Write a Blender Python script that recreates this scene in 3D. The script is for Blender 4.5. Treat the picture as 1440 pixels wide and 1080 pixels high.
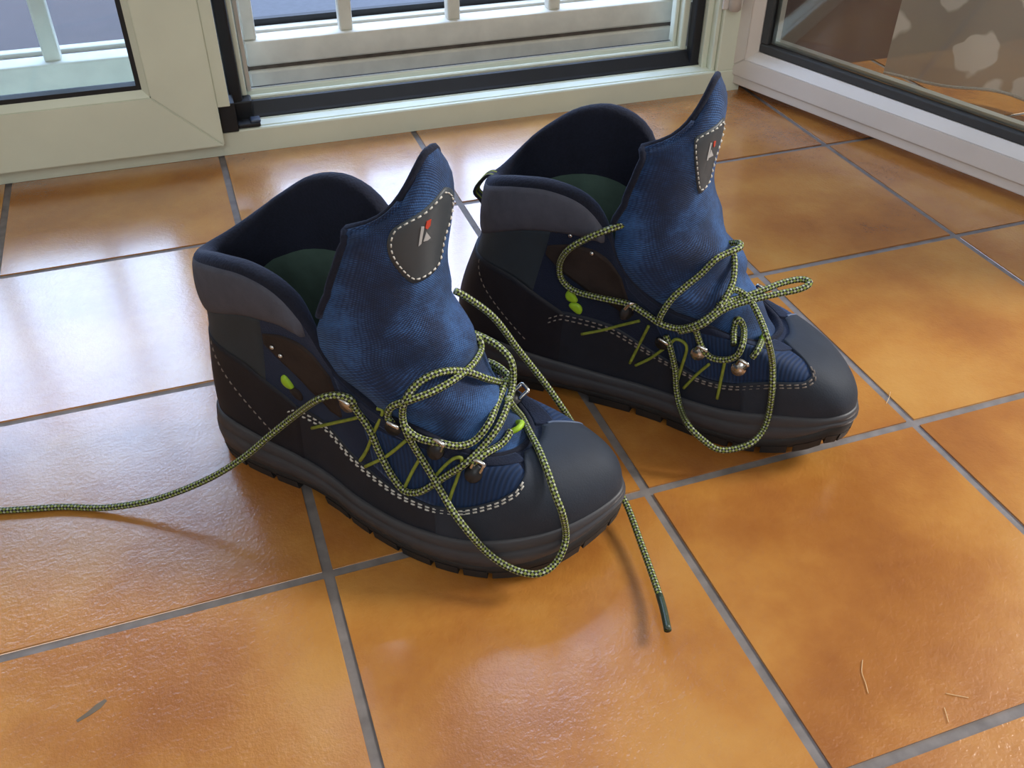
import bpy, bmesh, math, random
from mathutils import Vector, Matrix, noise

# ------------------------------------------------------------------ camera
sc = bpy.context.scene
col = sc.collection
for o in list(bpy.data.objects):
    bpy.data.objects.remove(o)
CAM_R = ((0.9432841713629649, -0.3319469080330846, 0.005120771754280329),
         (-0.20354170737695748, -0.5904466393145387, -0.7809888216102965),
         (0.2622703670149518, 0.735652102810453, -0.624524009319418))
cam_data = bpy.data.cameras.new('camera')
cam_data.sensor_width = 36.0
cam_data.lens = 1327.586 / 1440 * 36.0
cam_data.clip_start = 0.01
cam = bpy.data.objects.new('camera', cam_data)
col.objects.link(cam)
cm = Matrix.Identity(4)
for i in range(3):
    cm[i][0] = CAM_R[0][i]
    cm[i][1] = -CAM_R[1][i]
    cm[i][2] = -CAM_R[2][i]
cm[0][3], cm[1][3], cm[2][3] = -0.0253615, -0.4575382, 0.5251903
cam.matrix_world = cm
sc.camera = cam

# ------------------------------------------------------------------ view, sky
sc.view_settings.view_transform = 'Standard'
sc.view_settings.look = 'None'
sc.view_settings.gamma = 1.0
sc.view_settings.use_curve_mapping = False
sc.view_settings.exposure = -0.05
SKY = 13.5
SIDE = 95.0
FRONT = 16.0
w = bpy.data.worlds.new('sky')
sc.world = w
w.use_nodes = True
bg = w.node_tree.nodes['Background']
bg.inputs['Color'].default_value = (0.50, 0.67, 1.0, 1)
# overcast sky: brightest overhead, a third of that at the horizon
_n, _l = w.node_tree.nodes, w.node_tree.links
_tc = _n.new('ShaderNodeTexCoord')
_sp = _n.new('ShaderNodeSeparateXYZ')
_l.new(_tc.outputs['Generated'], _sp.inputs[0])
_mr = _n.new('ShaderNodeMapRange')
_mr.inputs['To Min'].default_value = SKY / 3
_mr.inputs['To Max'].default_value = SKY
_l.new(_sp.outputs[2], _mr.inputs['Value'])
_l.new(_mr.outputs[0], bg.inputs['Strength'])

R = math.radians
rnd = random.Random(7)


def area(name, loc, rot, sx, sy, portal=False, power=0, colr=(1, 1, 1)):
    d = bpy.data.lights.new(name, 'AREA')
    d.shape = 'RECTANGLE'
    d.size, d.size_y = sx, sy
    d.energy = power
    d.color = colr
    if portal:
        d.cycles.is_portal = True
    o = bpy.data.objects.new(name, d)
    o.location = loc
    o.rotation_euler = rot
    col.objects.link(o)
    return o


WO = Vector((0.00313, 0.71918, 0))
WA = R(-1.073)
# portals only guide the sky light through the two openings of the room
area('door_opening_portal', (0.0, 0.93, .72), (R(-90), 0, 0), 1.6, 1.5, portal=True)
# daylight entering by the window of the right wall
area('side_window_daylight', (2.28, -0.35, 1.6), (0, R(90), 0), 0.7, 0.6, power=SIDE, colr=(1.0, 0.97, 0.92))
# added cool fill lamp behind the camera, lifting door frame and boot sides
area('front_fill', (-0.5, -1.78, 1.55), (R(90), 0, 0), 1.2, 1.1, power=FRONT, colr=(0.84, 0.94, 1.0))


# ------------------------------------------------------------------ materials
def nt(name):
    m = bpy.data.materials.new(name)
    m.use_nodes = True
    n = m.node_tree.nodes
    l = m.node_tree.links
    b = n['Principled BSDF']
    return m, n, l, b


def srgb(r, g, b):
    f = lambda c: (c / 255 / 12.92) if c / 255 <= 0.04045 else ((c / 255 + 0.055) / 1.055) ** 2.4
    return (f(r), f(g), f(b), 1)


def ramp(n, l, fac, stops):
    r = n.new('ShaderNodeValToRGB')
    e = r.color_ramp.elements
    while len(e) < len(stops):
        e.new(0.5)
    for k, (p, c) in enumerate(stops):
        e[k].position = p
        e[k].color = c
    l.new(fac, r.inputs['Fac'])
    return r.outputs['Color']


def tex_noise(n, l, vec, scale, detail=4, rough=0.55):
    t = n.new('ShaderNodeTexNoise')
    t.inputs['Scale'].default_value = scale
    t.inputs['Detail'].default_value = detail
    t.inputs['Roughness'].default_value = rough
    l.new(vec, t.inputs['Vector'])
    return t.outputs['Fac']


def bump(n, l, b, height, strength, dist):
    k = n.new('ShaderNodeBump')
    k.inputs['Strength'].default_value = strength
    k.inputs['Distance'].default_value = dist
    l.new(height, k.inputs['Height'])
    l.new(k.outputs['Normal'], b.inputs['Normal'])
    return k


def plain(name, c, rough=0.5, metal=0.0, var=0.12, scale=40, bmp=0.0, bdist=0.001, spec=0.5):
    """colour with slight mottling and optional grain"""
    m, n, l, b = nt(name)
    tc = n.new('ShaderNodeTexCoord')
    f = tex_noise(n, l, tc.outputs['Object'], scale)
    d = tuple(x * (1 - var) for x in c[:3]) + (1,)
    u = tuple(min(1, x * (1 + var)) for x in c[:3]) + (1,)
    l.new(ramp(n, l, f, [(0.3, d), (0.7, u)]), b.inputs['Base Color'])
    b.inputs['Roughness'].default_value = rough
    b.inputs['Metallic'].default_value = metal
    b.inputs['Specular IOR Level'].default_value = spec
    if bmp:
        g = tex_noise(n, l, tc.outputs['Object'], scale * 14, 2)
        bump(n, l, b, g, bmp, bdist)
    return m


def mat_tile():
    m, n, l, b = nt('terracotta_tile')
    tc = n.new('ShaderNodeTexCoord')
    oi = n.new('ShaderNodeObjectInfo')
    mul = n.new('ShaderNodeVectorMath')
    mul.operation = 'MULTIPLY_ADD'
    comb = n.new('ShaderNodeCombineXYZ')
    l.new(oi.outputs['Random'], comb.inputs[0])
    l.new(oi.outputs['Random'], comb.inputs[2])
    l.new(comb.outputs[0], mul.inputs[0])
    mul.inputs[1].default_value = (37, 0, 53)
    l.new(tc.outputs['Object'], mul.inputs[2])
    v = mul.outputs[0]
    big = tex_noise(n, l, v, 7.5, 3, 0.5)
    fine = tex_noise(n, l, v, 90, 4, 0.6)
    mix = n.new('ShaderNodeMath')
    mix.operation = 'MULTIPLY_ADD'
    mix.inputs[1].default_value = 0.16
    l.new(fine, mix.inputs[0])
    l.new(big, mix.inputs[2])
    c = ramp(n, l, mix.outputs[0], [(0.32, srgb(143, 84, 36)), (0.50, srgb(164, 104, 45)), (0.64, srgb(179, 121, 54)), (0.82, srgb(190, 137, 68))])
    l.new(c, b.inputs['Base Color'])
    b.inputs['Roughness'].default_value = 0.24
    b.inputs['Specular IOR Level'].default_value = 0.6
    b.inputs['Coat IOR'].default_value = 1.85
    b.inputs['Coat Weight'].default_value = 1.0
    b.inputs['Coat Roughness'].default_value = 0.2
    g = tex_noise(n, l, v, 330, 2, 0.6)
    g2 = tex_noise(n, l, v, 60, 2, 0.5)
    ad = n.new('ShaderNodeMath')
    ad.operation = 'MULTIPLY_ADD'
    ad.inputs[1].default_value = 1.2
    l.new(g2, ad.inputs[0])
    l.new(g, ad.inputs[2])
    bump(n, l, b, ad.outputs[0], 0.5, 0.0009)
    return m


def mat_fabric(name, c, freq=700, rough=0.8, strength=0.5, var=0.25, sheen=0.2, light=None, ribs=None):
    """woven mesh: fine crossed waves in bump and colour; ribs: wide ridges along one axis"""
    m, n, l, b = nt(name)
    tc = n.new('ShaderNodeTexCoord')
    v = tc.outputs['Object']
    if ribs:
        mp = n.new('ShaderNodeMapping')
        mp.inputs['Rotation'].default_value = ribs[1]
        l.new(v, mp.inputs['Vector'])
        wv = n.new('ShaderNodeTexWave')
        wv.inputs['Scale'].default_value = ribs[0]
        l.new(mp.outputs[0], wv.inputs['Vector'])
        h = wv.outputs['Fac']
    else:
        vo = n.new('ShaderNodeTexVoronoi')
        vo.inputs['Scale'].default_value = freq
        l.new(v, vo.inputs['Vector'])
        h = vo.outputs['Distance']
    f = tex_noise(n, l, v, 30, 3)
    mx = n.new('ShaderNodeMath')
    mx.operation = 'MULTIPLY_ADD'
    mx.inputs[1].default_value = 0.45
    l.new(h, mx.inputs[0])
    l.new(f, mx.inputs[2])
    d = tuple(x * (1 - var) for x in c[:3]) + (1,)
    u = light or (tuple(min(1, x * (1 + var * 1.6)) for x in c[:3]) + (1,))
    l.new(ramp(n, l, mx.outputs[0], [(0.4, d), (0.95, u)]), b.inputs['Base Color'])
    b.inputs['Roughness'].default_value = rough
    b.inputs['Sheen Weight'].default_value = sheen
    b.inputs['Sheen Tint'].default_value = (0.35, 0.5, 0.9, 1)
    b.inputs['Specular IOR Level'].default_value = 0.3
    bump(n, l, b, h, strength, 0.0006)
    return m


def mat_mesh(name, dark, mid, light, pitch=0.0019, rough=0.7):
    """open knitted mesh laid out on the piece's own UV (in metres)"""
    m, n, l, b = nt(name)
    uv = n.new('ShaderNodeUVMap')
    sep = n.new('ShaderNodeSeparateXYZ')
    l.new(uv.outputs[0], sep.inputs[0])

    def mth(op, a, c=None):
        k = n.new('ShaderNodeMath')
        k.operation = op
        for i, x in enumerate((a, c)):
            if isinstance(x, (int, float)):
                k.inputs[i].default_value = x
            elif x is not None:
                l.new(x, k.inputs[i])
        return k.outputs[0]
    f = 2 * math.pi / pitch
    su = mth('SINE', mth('MULTIPLY', sep.outputs[0], f))
    sv = mth('SINE', mth('MULTIPLY', sep.outputs[1], f))
    pr = mth('MULTIPLY_ADD', mth('MULTIPLY', su, sv), 0.5)
    n.get(pr.node.name).inputs[2].default_value = 0.5
    tc = n.new('ShaderNodeTexCoord')
    g = tex_noise(n, l, tc.outputs['Object'], 34, 3)
    g2 = tex_noise(n, l, tc.outputs['Object'], 420, 2)
    h = mth('MULTIPLY_ADD', pr, 0.35)
    l.new(g, h.node.inputs[2])
    h2 = mth('MULTIPLY_ADD', g2, 0.25)
    l.new(h, h2.node.inputs[2])
    l.new(ramp(n, l, h2, [(0.48, dark), (0.78, mid), (1.0, light)]), b.inputs['Base Color'])
    b.inputs['Roughness'].default_value = rough
    b.inputs['Sheen Weight'].default_value = 0.25
    b.inputs['Sheen Tint'].default_value = (0.35, 0.55, 0.95, 1)
    b.inputs['Specular IOR Level'].default_value = 0.35
    bump(n, l, b, pr, 0.6, 0.0007)
    return m


def mat_lace():
    m, n, l, b = nt('braided_cord')
    uv = n.new('ShaderNodeUVMap')
    sep = n.new('ShaderNodeSeparateXYZ')
    l.new(uv.outputs[0], sep.inputs[0])

    def math_(op, a, bb):
        k = n.new('ShaderNodeMath')
        k.operation = op
        for i, x in enumerate((a, bb)):
            if isinstance(x, (int, float)):
                k.inputs[i].default_value = x
            elif x is not None:
                l.new(x, k.inputs[i])
        return k.outputs[0]
    u3 = math_('MULTIPLY', sep.outputs[0], 1.0)
    v3 = math_('MULTIPLY', sep.outputs[1], 3.0)
    a = math_('ADD', u3, v3)
    c = math_('SUBTRACT', u3, v3)
    fa = math_('GREATER_THAN', math_('FRACT', a, None), 0.56)
    fc = math_('GREATER_THAN', math_('FRACT', c, None), 0.44)
    xor = math_('ABSOLUTE', math_('SUBTRACT', fa, fc), None)
    # light cells alternate lime and pale grey
    r = n.new('ShaderNodeMix')
    r.data_type = 'RGBA'
    l.new(fa, r.inputs[0])
    r.inputs[6].default_value = srgb(124, 138, 58)
    r.inputs[7].default_value = srgb(172, 178, 158)
    q = n.new('ShaderNodeMix')
    q.data_type = 'RGBA'
    l.new(xor, q.inputs[0])
    q.inputs[6].default_value = srgb(16, 18, 20)
    l.new(r.outputs[2], q.inputs[7])
    l.new(q.outputs[2], b.inputs['Base Color'])
    b.inputs['Roughness'].default_value = 0.7
    bump(n, l, b, xor, 0.4, 0.0005)
    return m


def mat_glass(name, tint=(0.93, 0.97, 0.97), refl=1.0):
    m = bpy.data.materials.new(name)
    m.use_nodes = True
    n = m.node_tree.nodes
    l = m.node_tree.links
    n.remove(n['Principled BSDF'])
    out = n['Material Output']
    t = n.new('ShaderNodeBsdfTransparent')
    t.inputs[0].default_value = (*tint, 1)
    g = n.new('ShaderNodeBsdfGlossy')
    g.inputs['Roughness'].default_value = 0.02
    fr = n.new('ShaderNodeFresnel')
    fr.inputs['IOR'].default_value = 1.5
    k = n.new('ShaderNodeMath')
    k.operation = 'MULTIPLY'
    k.inputs[1].default_value = refl
    l.new(fr.outputs[0], k.inputs[0])
    mx = n.new('ShaderNodeMixShader')
    l.new(k.outputs[0], mx.inputs[0])
    l.new(t.outputs[0], mx.inputs[1])
    l.new(g.outputs[0], mx.inputs[2])
    l.new(mx.outputs[0], out.inputs['Surface'])
    return m


M = {}
M['tile'] = mat_tile()
M['grout'] = plain('grey_grout', srgb(112, 106, 104), 0.85, var=0.25, scale=60)
M['cream'] = plain('cream_lacquer', srgb(216, 221, 203), 0.38, var=0.04, scale=12, bmp=0.05, bdist=0.0003)
M['white'] = plain('white_lacquer', srgb(214, 207, 200), 0.35, var=0.03, scale=10)
M['cream_worn'] = plain('worn_cream_paint', srgb(212, 208, 194), 0.5, var=0.1, scale=25, bmp=0.1, bdist=0.0004)
M['alu'] = plain('anodised_aluminium', srgb(205, 208, 205), 0.28, metal=0.7, var=0.04)
M['black_rubber'] = plain('black_rubber', srgb(18, 20, 26), 0.55, var=0.2)
M['grey_rubber'] = plain('grey_gasket_rubber', srgb(58, 60, 62), 0.6, var=0.1)
M['plastic_blue'] = plain('dark_plastic_block', srgb(52, 62, 82), 0.35, var=0.2)
M['glass'] = mat_glass('clear_glass')
M['wall'] = plain('wall_paint', srgb(186, 185, 181), 0.9, var=0.03, scale=3)
M['wall_dark'] = plain('brown_wall_panelling', srgb(70, 50, 44), 0.6, var=0.15, scale=6)
M['ceiling'] = plain('ceiling_paint', srgb(196, 195, 192), 0.9, var=0.02, scale=3)
M['street_blue'] = plain('blue_grey_paving', srgb(58, 60, 66), 0.5, var=0.18, scale=90)
M['street_red'] = plain('reddish_paving', srgb(58, 42, 42), 0.6, var=0.15, scale=14)
M['facade'] = plain('weathered_facade', srgb(96, 84, 80), 0.9, var=0.15, scale=2)
M['rust'] = plain('weathered_brown_metal', srgb(92, 82, 74), 0.7, var=0.3, scale=60)
# boots
M['navy'] = mat_fabric('navy_upper_textile', srgb(10, 19, 40), 900, 0.8, 0.4)
M['ribbed'] = mat_fabric('ribbed_blue_textile', srgb(14, 36, 68), rough=0.7, strength=0.5, var=0.3, ribs=(110, (0, R(12), R(20))))
M['tongue'] = mat_mesh('blue_tongue_mesh', srgb(9, 20, 44), srgb(16, 37, 74), srgb(50, 90, 145))
M['lining'] = mat_fabric('dark_lining_mesh', srgb(17, 20, 34), 500, 0.9, 0.4, sheen=0.12)
M['green_lining'] = plain('dark_green_lining', srgb(66, 88, 80), 0.85, var=0.25, scale=30, bmp=0.2)
M['nubuck'] = plain('blue_grey_nubuck', srgb(36, 43, 55), 0.68, var=0.1, scale=60, bmp=0.35, bdist=0.0005, spec=0.35)
M['rand'] = plain('near_black_leather', srgb(26, 31, 42), 0.6, var=0.15, scale=50, bmp=0.3, bdist=0.0005, spec=0.35)
M['counter'] = plain('black_heel_leather', srgb(19, 21, 31), 0.62, var=0.15, scale=50, bmp=0.3, bdist=0.0005, spec=0.35)
M['brown_suede'] = plain('dark_brown_suede', srgb(48, 40, 38), 0.75, var=0.25, scale=50, bmp=0.4, bdist=0.0006, spec=0.2)
M['collar'] = plain('grey_brown_padding', srgb(76, 78, 90), 0.8, var=0.12, scale=90, bmp=0.5, bdist=0.0006, spec=0.25)
M['midsole'] = plain('dark_grey_midsole', srgb(56, 57, 63), 0.5, var=0.1, scale=40, bmp=0.1, bdist=0.0004)
M['outsole'] = plain('black_outsole_rubber', srgb(26, 25, 27), 0.65, var=0.2, scale=60, bmp=0.15, bdist=0.0004)
M['lime'] = plain('lime_rubber', srgb(150, 190, 40), 0.5, var=0.1)
M['lime_dull'] = plain('dull_lime_cord', srgb(126, 136, 46), 0.7, var=0.25, scale=200)
M['stitch'] = plain('pale_thread', srgb(190, 188, 182), 0.7, var=0.15, scale=300)
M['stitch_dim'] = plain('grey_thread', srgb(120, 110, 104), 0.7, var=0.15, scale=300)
M['patch'] = plain('grey_label_rubber', srgb(54, 61, 68), 0.5, var=0.08, scale=30)
M['teal'] = plain('dark_teal_panel', srgb(34, 46, 56), 0.7, var=0.15, scale=40)
M['piping'] = plain('pale_blue_piping', srgb(78, 92, 118), 0.6, var=0.1)
M['scuff'] = plain('dark_scuff', srgb(98, 86, 72), 0.8, var=0.2)
M['hair'] = plain('pale_hair', srgb(214, 178, 128), 0.5, var=0.1)
M['print_grey'] = plain('silver_print', srgb(165, 166, 168), 0.5, var=0.04)
M['print_red'] = plain('red_print', srgb(180, 62, 45), 0.5, var=0.04)
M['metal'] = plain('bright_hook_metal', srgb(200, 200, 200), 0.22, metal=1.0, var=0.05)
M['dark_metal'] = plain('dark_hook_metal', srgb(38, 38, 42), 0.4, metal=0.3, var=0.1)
M['lace'] = mat_lace()
M['aglet'] = plain('dark_green_aglet', srgb(52, 66, 56), 0.35, var=0.15)


def mat_sheer():
    m, n, l, bs = nt('sheer_leaf_voile')
    tc = n.new('ShaderNodeTexCoord')
    v = n.new('ShaderNodeTexVoronoi')
    v.inputs['Scale'].default_value = 12.0
    v.inputs['Randomness'].default_value = 0.75
    wob = n.new('ShaderNodeTexNoise')
    wob.inputs['Scale'].default_value = 22
    l.new(tc.outputs['UV'], wob.inputs['Vector'])
    dis = n.new('ShaderNodeVectorMath')
    dis.operation = 'MULTIPLY_ADD'
    dis.inputs[1].default_value = (0.05, 0.05, 0)
    l.new(wob.outputs['Color'], dis.inputs[0])
    l.new(tc.outputs['UV'], dis.inputs[2])
    l.new(dis.outputs[0], v.inputs['Vector'])
    leaf = ramp(n, l, v.outputs['Distance'], [(0.40, (1, 1, 1, 1)), (0.43, (0, 0, 0, 1))])
    cr = ramp(n, l, leaf, [(0.0, srgb(186, 180, 174)), (1.0, srgb(236, 231, 228))])
    l.new(cr, bs.inputs['Base Color'])
    bs.inputs['Roughness'].default_value = 0.9
    al = n.new('ShaderNodeMapRange')
    al.inputs['To Min'].default_value = 0.80
    al.inputs['To Max'].default_value = 0.96
    l.new(leaf, al.inputs['Value'])
    l.new(al.outputs[0], bs.inputs['Alpha'])
    return m


M['sheer'] = mat_sheer()


# ------------------------------------------------------------------ helpers
def tag(o, label=None, cat=None, group=None, kind=None):
    if label:
        o['label'] = label
    if cat:
        o['category'] = cat
    if group:
        o['group'] = group
    if kind:
        o['kind'] = kind
    return o


def empty(name, loc=(0, 0, 0), rz=0.0, parent=None):
    o = bpy.data.objects.new(name, None)
    o.empty_display_size = 0.05
    o.location = loc
    o.rotation_euler = (0, 0, rz)
    o.parent = parent
    col.objects.link(o)
    return o


def link(name, me, mat, parent=None, smooth=False):
    if isinstance(mat, str):
        mat = M[mat]
    me.materials.clear()
    me.materials.append(mat)
    if smooth:
        for p in me.polygons:
            p.use_smooth = True
    o = bpy.data.objects.new(name, me)
    o.parent = parent
    col.objects.link(o)
    return o


def pyd(name, verts, faces, mat, parent=None, smooth=True):
    me = bpy.data.meshes.new(name)
    me.from_pydata([tuple(v) for v in verts], [], faces)
    me.validate()
    bm = bmesh.new()
    bm.from_mesh(me)
    bmesh.ops.recalc_face_normals(bm, faces=bm.faces)
    bm.to_mesh(me)
    bm.free()
    return link(name, me, mat, parent, smooth)


def box(name, a, b, mat, parent=None, bev=0.0, seg=2):
    """axis-aligned block between two corners with softened edges"""
    bm = bmesh.new()
    bmesh.ops.create_cube(bm, size=1)
    for v in bm.verts:
        v.co = Vector([(a[i] + b[i]) / 2 + v.co[i] * (b[i] - a[i]) for i in range(3)])
    if bev:
        bmesh.ops.bevel(bm, geom=bm.edges[:], offset=bev, segments=seg, affect='EDGES', profile=0.5)
    me = bpy.data.meshes.new(name)
    bm.to_mesh(me)
    bm.free()
    return link(name, me, mat, parent)


def extrude_profile(name, prof, axis_pts, mat, parent=None, smooth=False):
    """profile of (a, b) pairs swept straight between two stations; axis_pts maps (a, b, end) to a point"""
    n = len(prof)
    vs = [axis_pts(a, b, 0) for a, b in prof] + [axis_pts(a, b, 1) for a, b in prof]
    fs = [(i, (i + 1) % n, n + (i + 1) % n, n + i) for i in range(n)]
    fs += [tuple(range(n))[::-1], tuple(range(n, 2 * n))]
    return pyd(name, vs, fs, mat, parent, smooth)


def catmull(P, closed=False, sub=6):
    P = [Vector(p) for p in P]
    n = len(P)
    out = []
    rng = range(n) if closed else range(n - 1)
    for i in rng:
        p0 = P[(i - 1) % n] if closed else P[max(i - 1, 0)]
        p1 = P[i]
        p2 = P[(i + 1) % n] if closed else P[i + 1]
        p3 = P[(i + 2) % n] if closed else P[min(i + 2, n - 1)]
        for k in range(sub):
            t = k / sub
            out.append(0.5 * ((2 * p1) + (-p0 + p2) * t + (2 * p0 - 5 * p1 + 4 * p2 - p3) * t * t + (-p0 + 3 * p1 - 3 * p2 + p3) * t ** 3))
    if not closed:
        out.append(P[-1].copy())
    return out


def tube(name, path, rad, mat, parent=None, seg=8, closed=False, pitch=0.0055, flat=1.0, cap=True):
    """round cord along a path, with u along its length and v around it"""
    P = [Vector(p) for p in path]
    n = len(P)
    vs, fs, uvs = [], [], []
    T = []
    for i in range(n):
        a = P[(i - 1) % n] if closed else P[max(i - 1, 0)]
        b = P[(i + 1) % n] if closed else P[min(i + 1, n - 1)]
        d = b - a
        T.append(d.normalized() if d.length > 1e-9 else Vector((1, 0, 0)))
    up = Vector((0, 0, 1)) if abs(T[0].z) < 0.9 else Vector((1, 0, 0))
    N = (up - T[0] * up.dot(T[0])).normalized()
    L = 0.0
    us = []
    for i in range(n):
        if i:
            L += (P[i] - P[i - 1]).length
            N = (N - T[i] * N.dot(T[i]))
            N = N.normalized() if N.length > 1e-6 else T[i].orthogonal().normalized()
        B = T[i].cross(N)
        r = rad(i / (n - 1)) if callable(rad) else rad
        for k in range(seg):
            a = 2 * math.pi * k / seg
            vs.append(P[i] + N * math.cos(a) * r + B * math.sin(a) * r * flat)
        us.append(L / pitch)
    rows = n if closed else n - 1
    for i in range(rows):
        j = (i + 1) % n
        for k in range(seg):
            k2 = (k + 1) % seg
            fs.append((i * seg + k, i * seg + k2, j * seg + k2, j * seg + k))
            u0 = us[i]
            u1 = us[j] if j else us[i] + 1
            uvs.append(((u0, k / seg), (u0, (k + 1) / seg), (u1, (k + 1) / seg), (u1, k / seg)))
    if cap and not closed:
        fs.append(tuple(range(seg))[::-1])
        uvs.append(tuple((0, k / seg) for k in range(seg)))
        fs.append(tuple(range((n - 1) * seg, n * seg)))
        uvs.append(tuple((us[-1], k / seg) for k in range(seg)))
    me = bpy.data.meshes.new(name)
    me.from_pydata([tuple(v) for v in vs], [], fs)
    ul = me.uv_layers.new(name='UVMap')
    li = 0
    for f in uvs:
        for c in f:
            ul.data[li].uv = c
            li += 1
    return link(name, me, mat, parent, True)


def lerp(a, b, t):
    return a + (b - a) * t


def smooth(a, b, x):
    t = max(0.0, min(1.0, (x - a) / (b - a)))
    return t * t * (3 - 2 * t)


def table(tb, x):
    """piecewise linear lookup"""
    if x <= tb[0][0]:
        return tb[0][1]
    for (a, fa), (b, fb) in zip(tb, tb[1:]):
        if x <= b:
            return lerp(fa, fb, (x - a) / (b - a))
    return tb[-1][1]


# ------------------------------------------------------------------ room shell
floor = box('floor', (-2.05, -1.8, -0.06), (2.55, 0.78, -0.0014), 'grout')
tag(floor, kind='structure')
S = 0.25
bm = bmesh.new()
bmesh.ops.create_cube(bm, size=1)
for v in bm.verts:
    v.co = Vector((v.co.x * 0.2466, v.co.y * 0.2466, v.co.z * 0.012 - 0.006))
bmesh.ops.bevel(bm, geom=[e for e in bm.edges if all(v.co.z > -0.001 for v in e.verts)], offset=0.0022, segments=3, affect='EDGES')
tile_me = bpy.data.meshes.new('tile')
bm.to_mesh(tile_me)
bm.free()
tile_me.materials.append(M['tile'])
for ix in range(-8, 10):
    for iy in range(-7, 3):
        o = bpy.data.objects.new('tile', tile_me)
        o.location = ((ix + 0.5) * S, (iy + 0.5) * S, rnd.uniform(-0.0004, 0.0002))
        o.rotation_euler = (rnd.uniform(-0.0015, 0.0015), rnd.uniform(-0.0015, 0.0015), 0)
        o.parent = floor
        col.objects.link(o)

YB = 0.745   # inner face of the back wall
wall = box('wall_back', (-2.05, YB, 0), (-0.72, YB + 0.25, 2.6), 'wall')
tag(wall, kind='structure')
wr = box('wall_back_right', (0.75, YB, 0), (2.55, YB + 0.25, 2.6), 'wall_dark')
tag(wr, kind='structure')
tag(box('wall_above_door', (-0.72, YB, 2.2), (0.75, YB + 0.25, 2.6), 'wall'), kind='structure')
tag(box('wall_left', (-2.15, -1.8, 0), (-2.05, 0.99, 2.6), 'wall'), kind='structure')
for nm, a, c in (('wall_front', (-2.15, -1.9, 0), (2.65, -1.8, 1.0)), ('wall_front_head', (-2.15, -1.9, 2.1), (2.65, -1.8, 2.6)),
                 ('wall_front_left', (-2.15, -1.9, 1.0), (-1.1, -1.8, 2.1)), ('wall_front_right', (.1, -1.9, 1.0), (2.65, -1.8, 2.1))):
    tag(box(nm, a, c, 'wall'), kind='structure')
tag(box('ceiling', (-2.15, -1.9, 2.6), (2.65, 0.99, 2.7), 'ceiling'), kind='structure')
# right wall with a window opening
for nm, a, b in (('wall_right', (2.3, -1.8, 0), (2.65, 0.99, 1.25)), ('wall_right_head', (2.3, -1.8, 1.95), (2.65, 0.99, 2.6)),
                 ('wall_right_pier', (2.3, -1.8, 1.25), (2.65, -0.65, 1.95)), ('wall_right_jamb', (2.3, -0.05, 1.25), (2.65, 0.99, 1.95))):
    tag(box(nm, a, b, 'wall'), kind='structure')


tag(box('side_light_block', (2.40, -.70, 1.20), (2.42, 0, 2.0), 'white'), kind='structure')  # added panel keeping the sky out of the side opening
tag(box('front_light_block', (-1.15, -1.88, .95), (.15, -1.87, 2.15), 'white'), kind='structure')  # unseen panel added to stop sky light behind the front lamp


# ------------------------------------------------------------------ door frame (fixed), in its own axes: u along, v outward, z up
wroot = empty('trim_1', WO, WA)
tag(wroot, kind='structure')


def along(u0, u1):
    return lambda a, b, e: (u1 if e else u0, a, b)


def upright(z0, z1):
    return lambda a, b, e: (a, b, z1 if e else z0)


# threshold: front face 30 mm, stepped ledge with grooves
thr = [(0, 0), (0, .0290), (.0014, .0305), (.0065, .0305), (.0068, .0295), (.0085, .0295), (.0088, .0310), (.0235, .0325), (.0240, .0335),
       (.0265, .0335), (.0270, .0290), (.048, .0290), (.048, 0)]
extrude_profile('threshold', thr, along(-.74, .735), 'cream', wroot)
# black weather strip rising behind the ledge
ws = [(.0262, .0291), (.0262, .0352), (.0290, .0375), (.0405, .0500), (.0440, .0510), (.0460, .0480), (.0460, .0291)]
extrude_profile('weather_strip', ws, along(.030, .6835), 'black_rubber', wroot)
rail = [(.0462, .028), (.0462, .0530), (.0480, .0545), (.0510, .0545), (.0522, .0500), (.0562, .0500), (.0575, .0575), (.0590, .0590),
        (.0620, .0590), (.0632, .0570), (.0632, .028)]
extrude_profile('sill_rail', rail, along(.037, .668), 'cream', wroot)
hl = [(.0590, .0591), (.0590, .0597), (.0620, .0597), (.0620, .0591)]
box('rail_groove', (.040, .0524, .0496), (.664, .0560, .0506), 'rust', wroot)
box('seal_line', (.040, .0634, .030), (.664, .0660, .0596), 'black_rubber', wroot)
extrude_profile('rail_cap', hl, along(.040, .664), 'alu', wroot)
# left black vertical strip, corner block and latch piece
box('weather_strip', (.0195, .026, .030), (.0360, .044, 2.15), 'black_rubber', wroot, .003)
box('corner_block', (.0195, .0240, .0300), (.0470, .0460, .0580), 'black_rubber', wroot, .0025)
box('corner_block', (.0040, -.0040, .0310), (.0240, .0250, .0680), 'black_rubber', wroot, .001)
lat = box('slide_bolt_plate', (.0240, .0030, .0310), (.0520, .0220, .0365), 'black_rubber', wroot, .0015)
box('bolt_cap', (.0400, .0050, .0350), (.0530, .0200, .0395), 'plastic_blue', lat, .002)
# slim cream stop beside the strip
box('stop_bead', (.0362, .040, .0585), (.0430, .066, 2.15), 'cream', wroot, .0015)
box('stop_bead', (.0440, .052, .0585), (.0500, .066, 2.15), 'alu', wroot, .0015)
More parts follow.
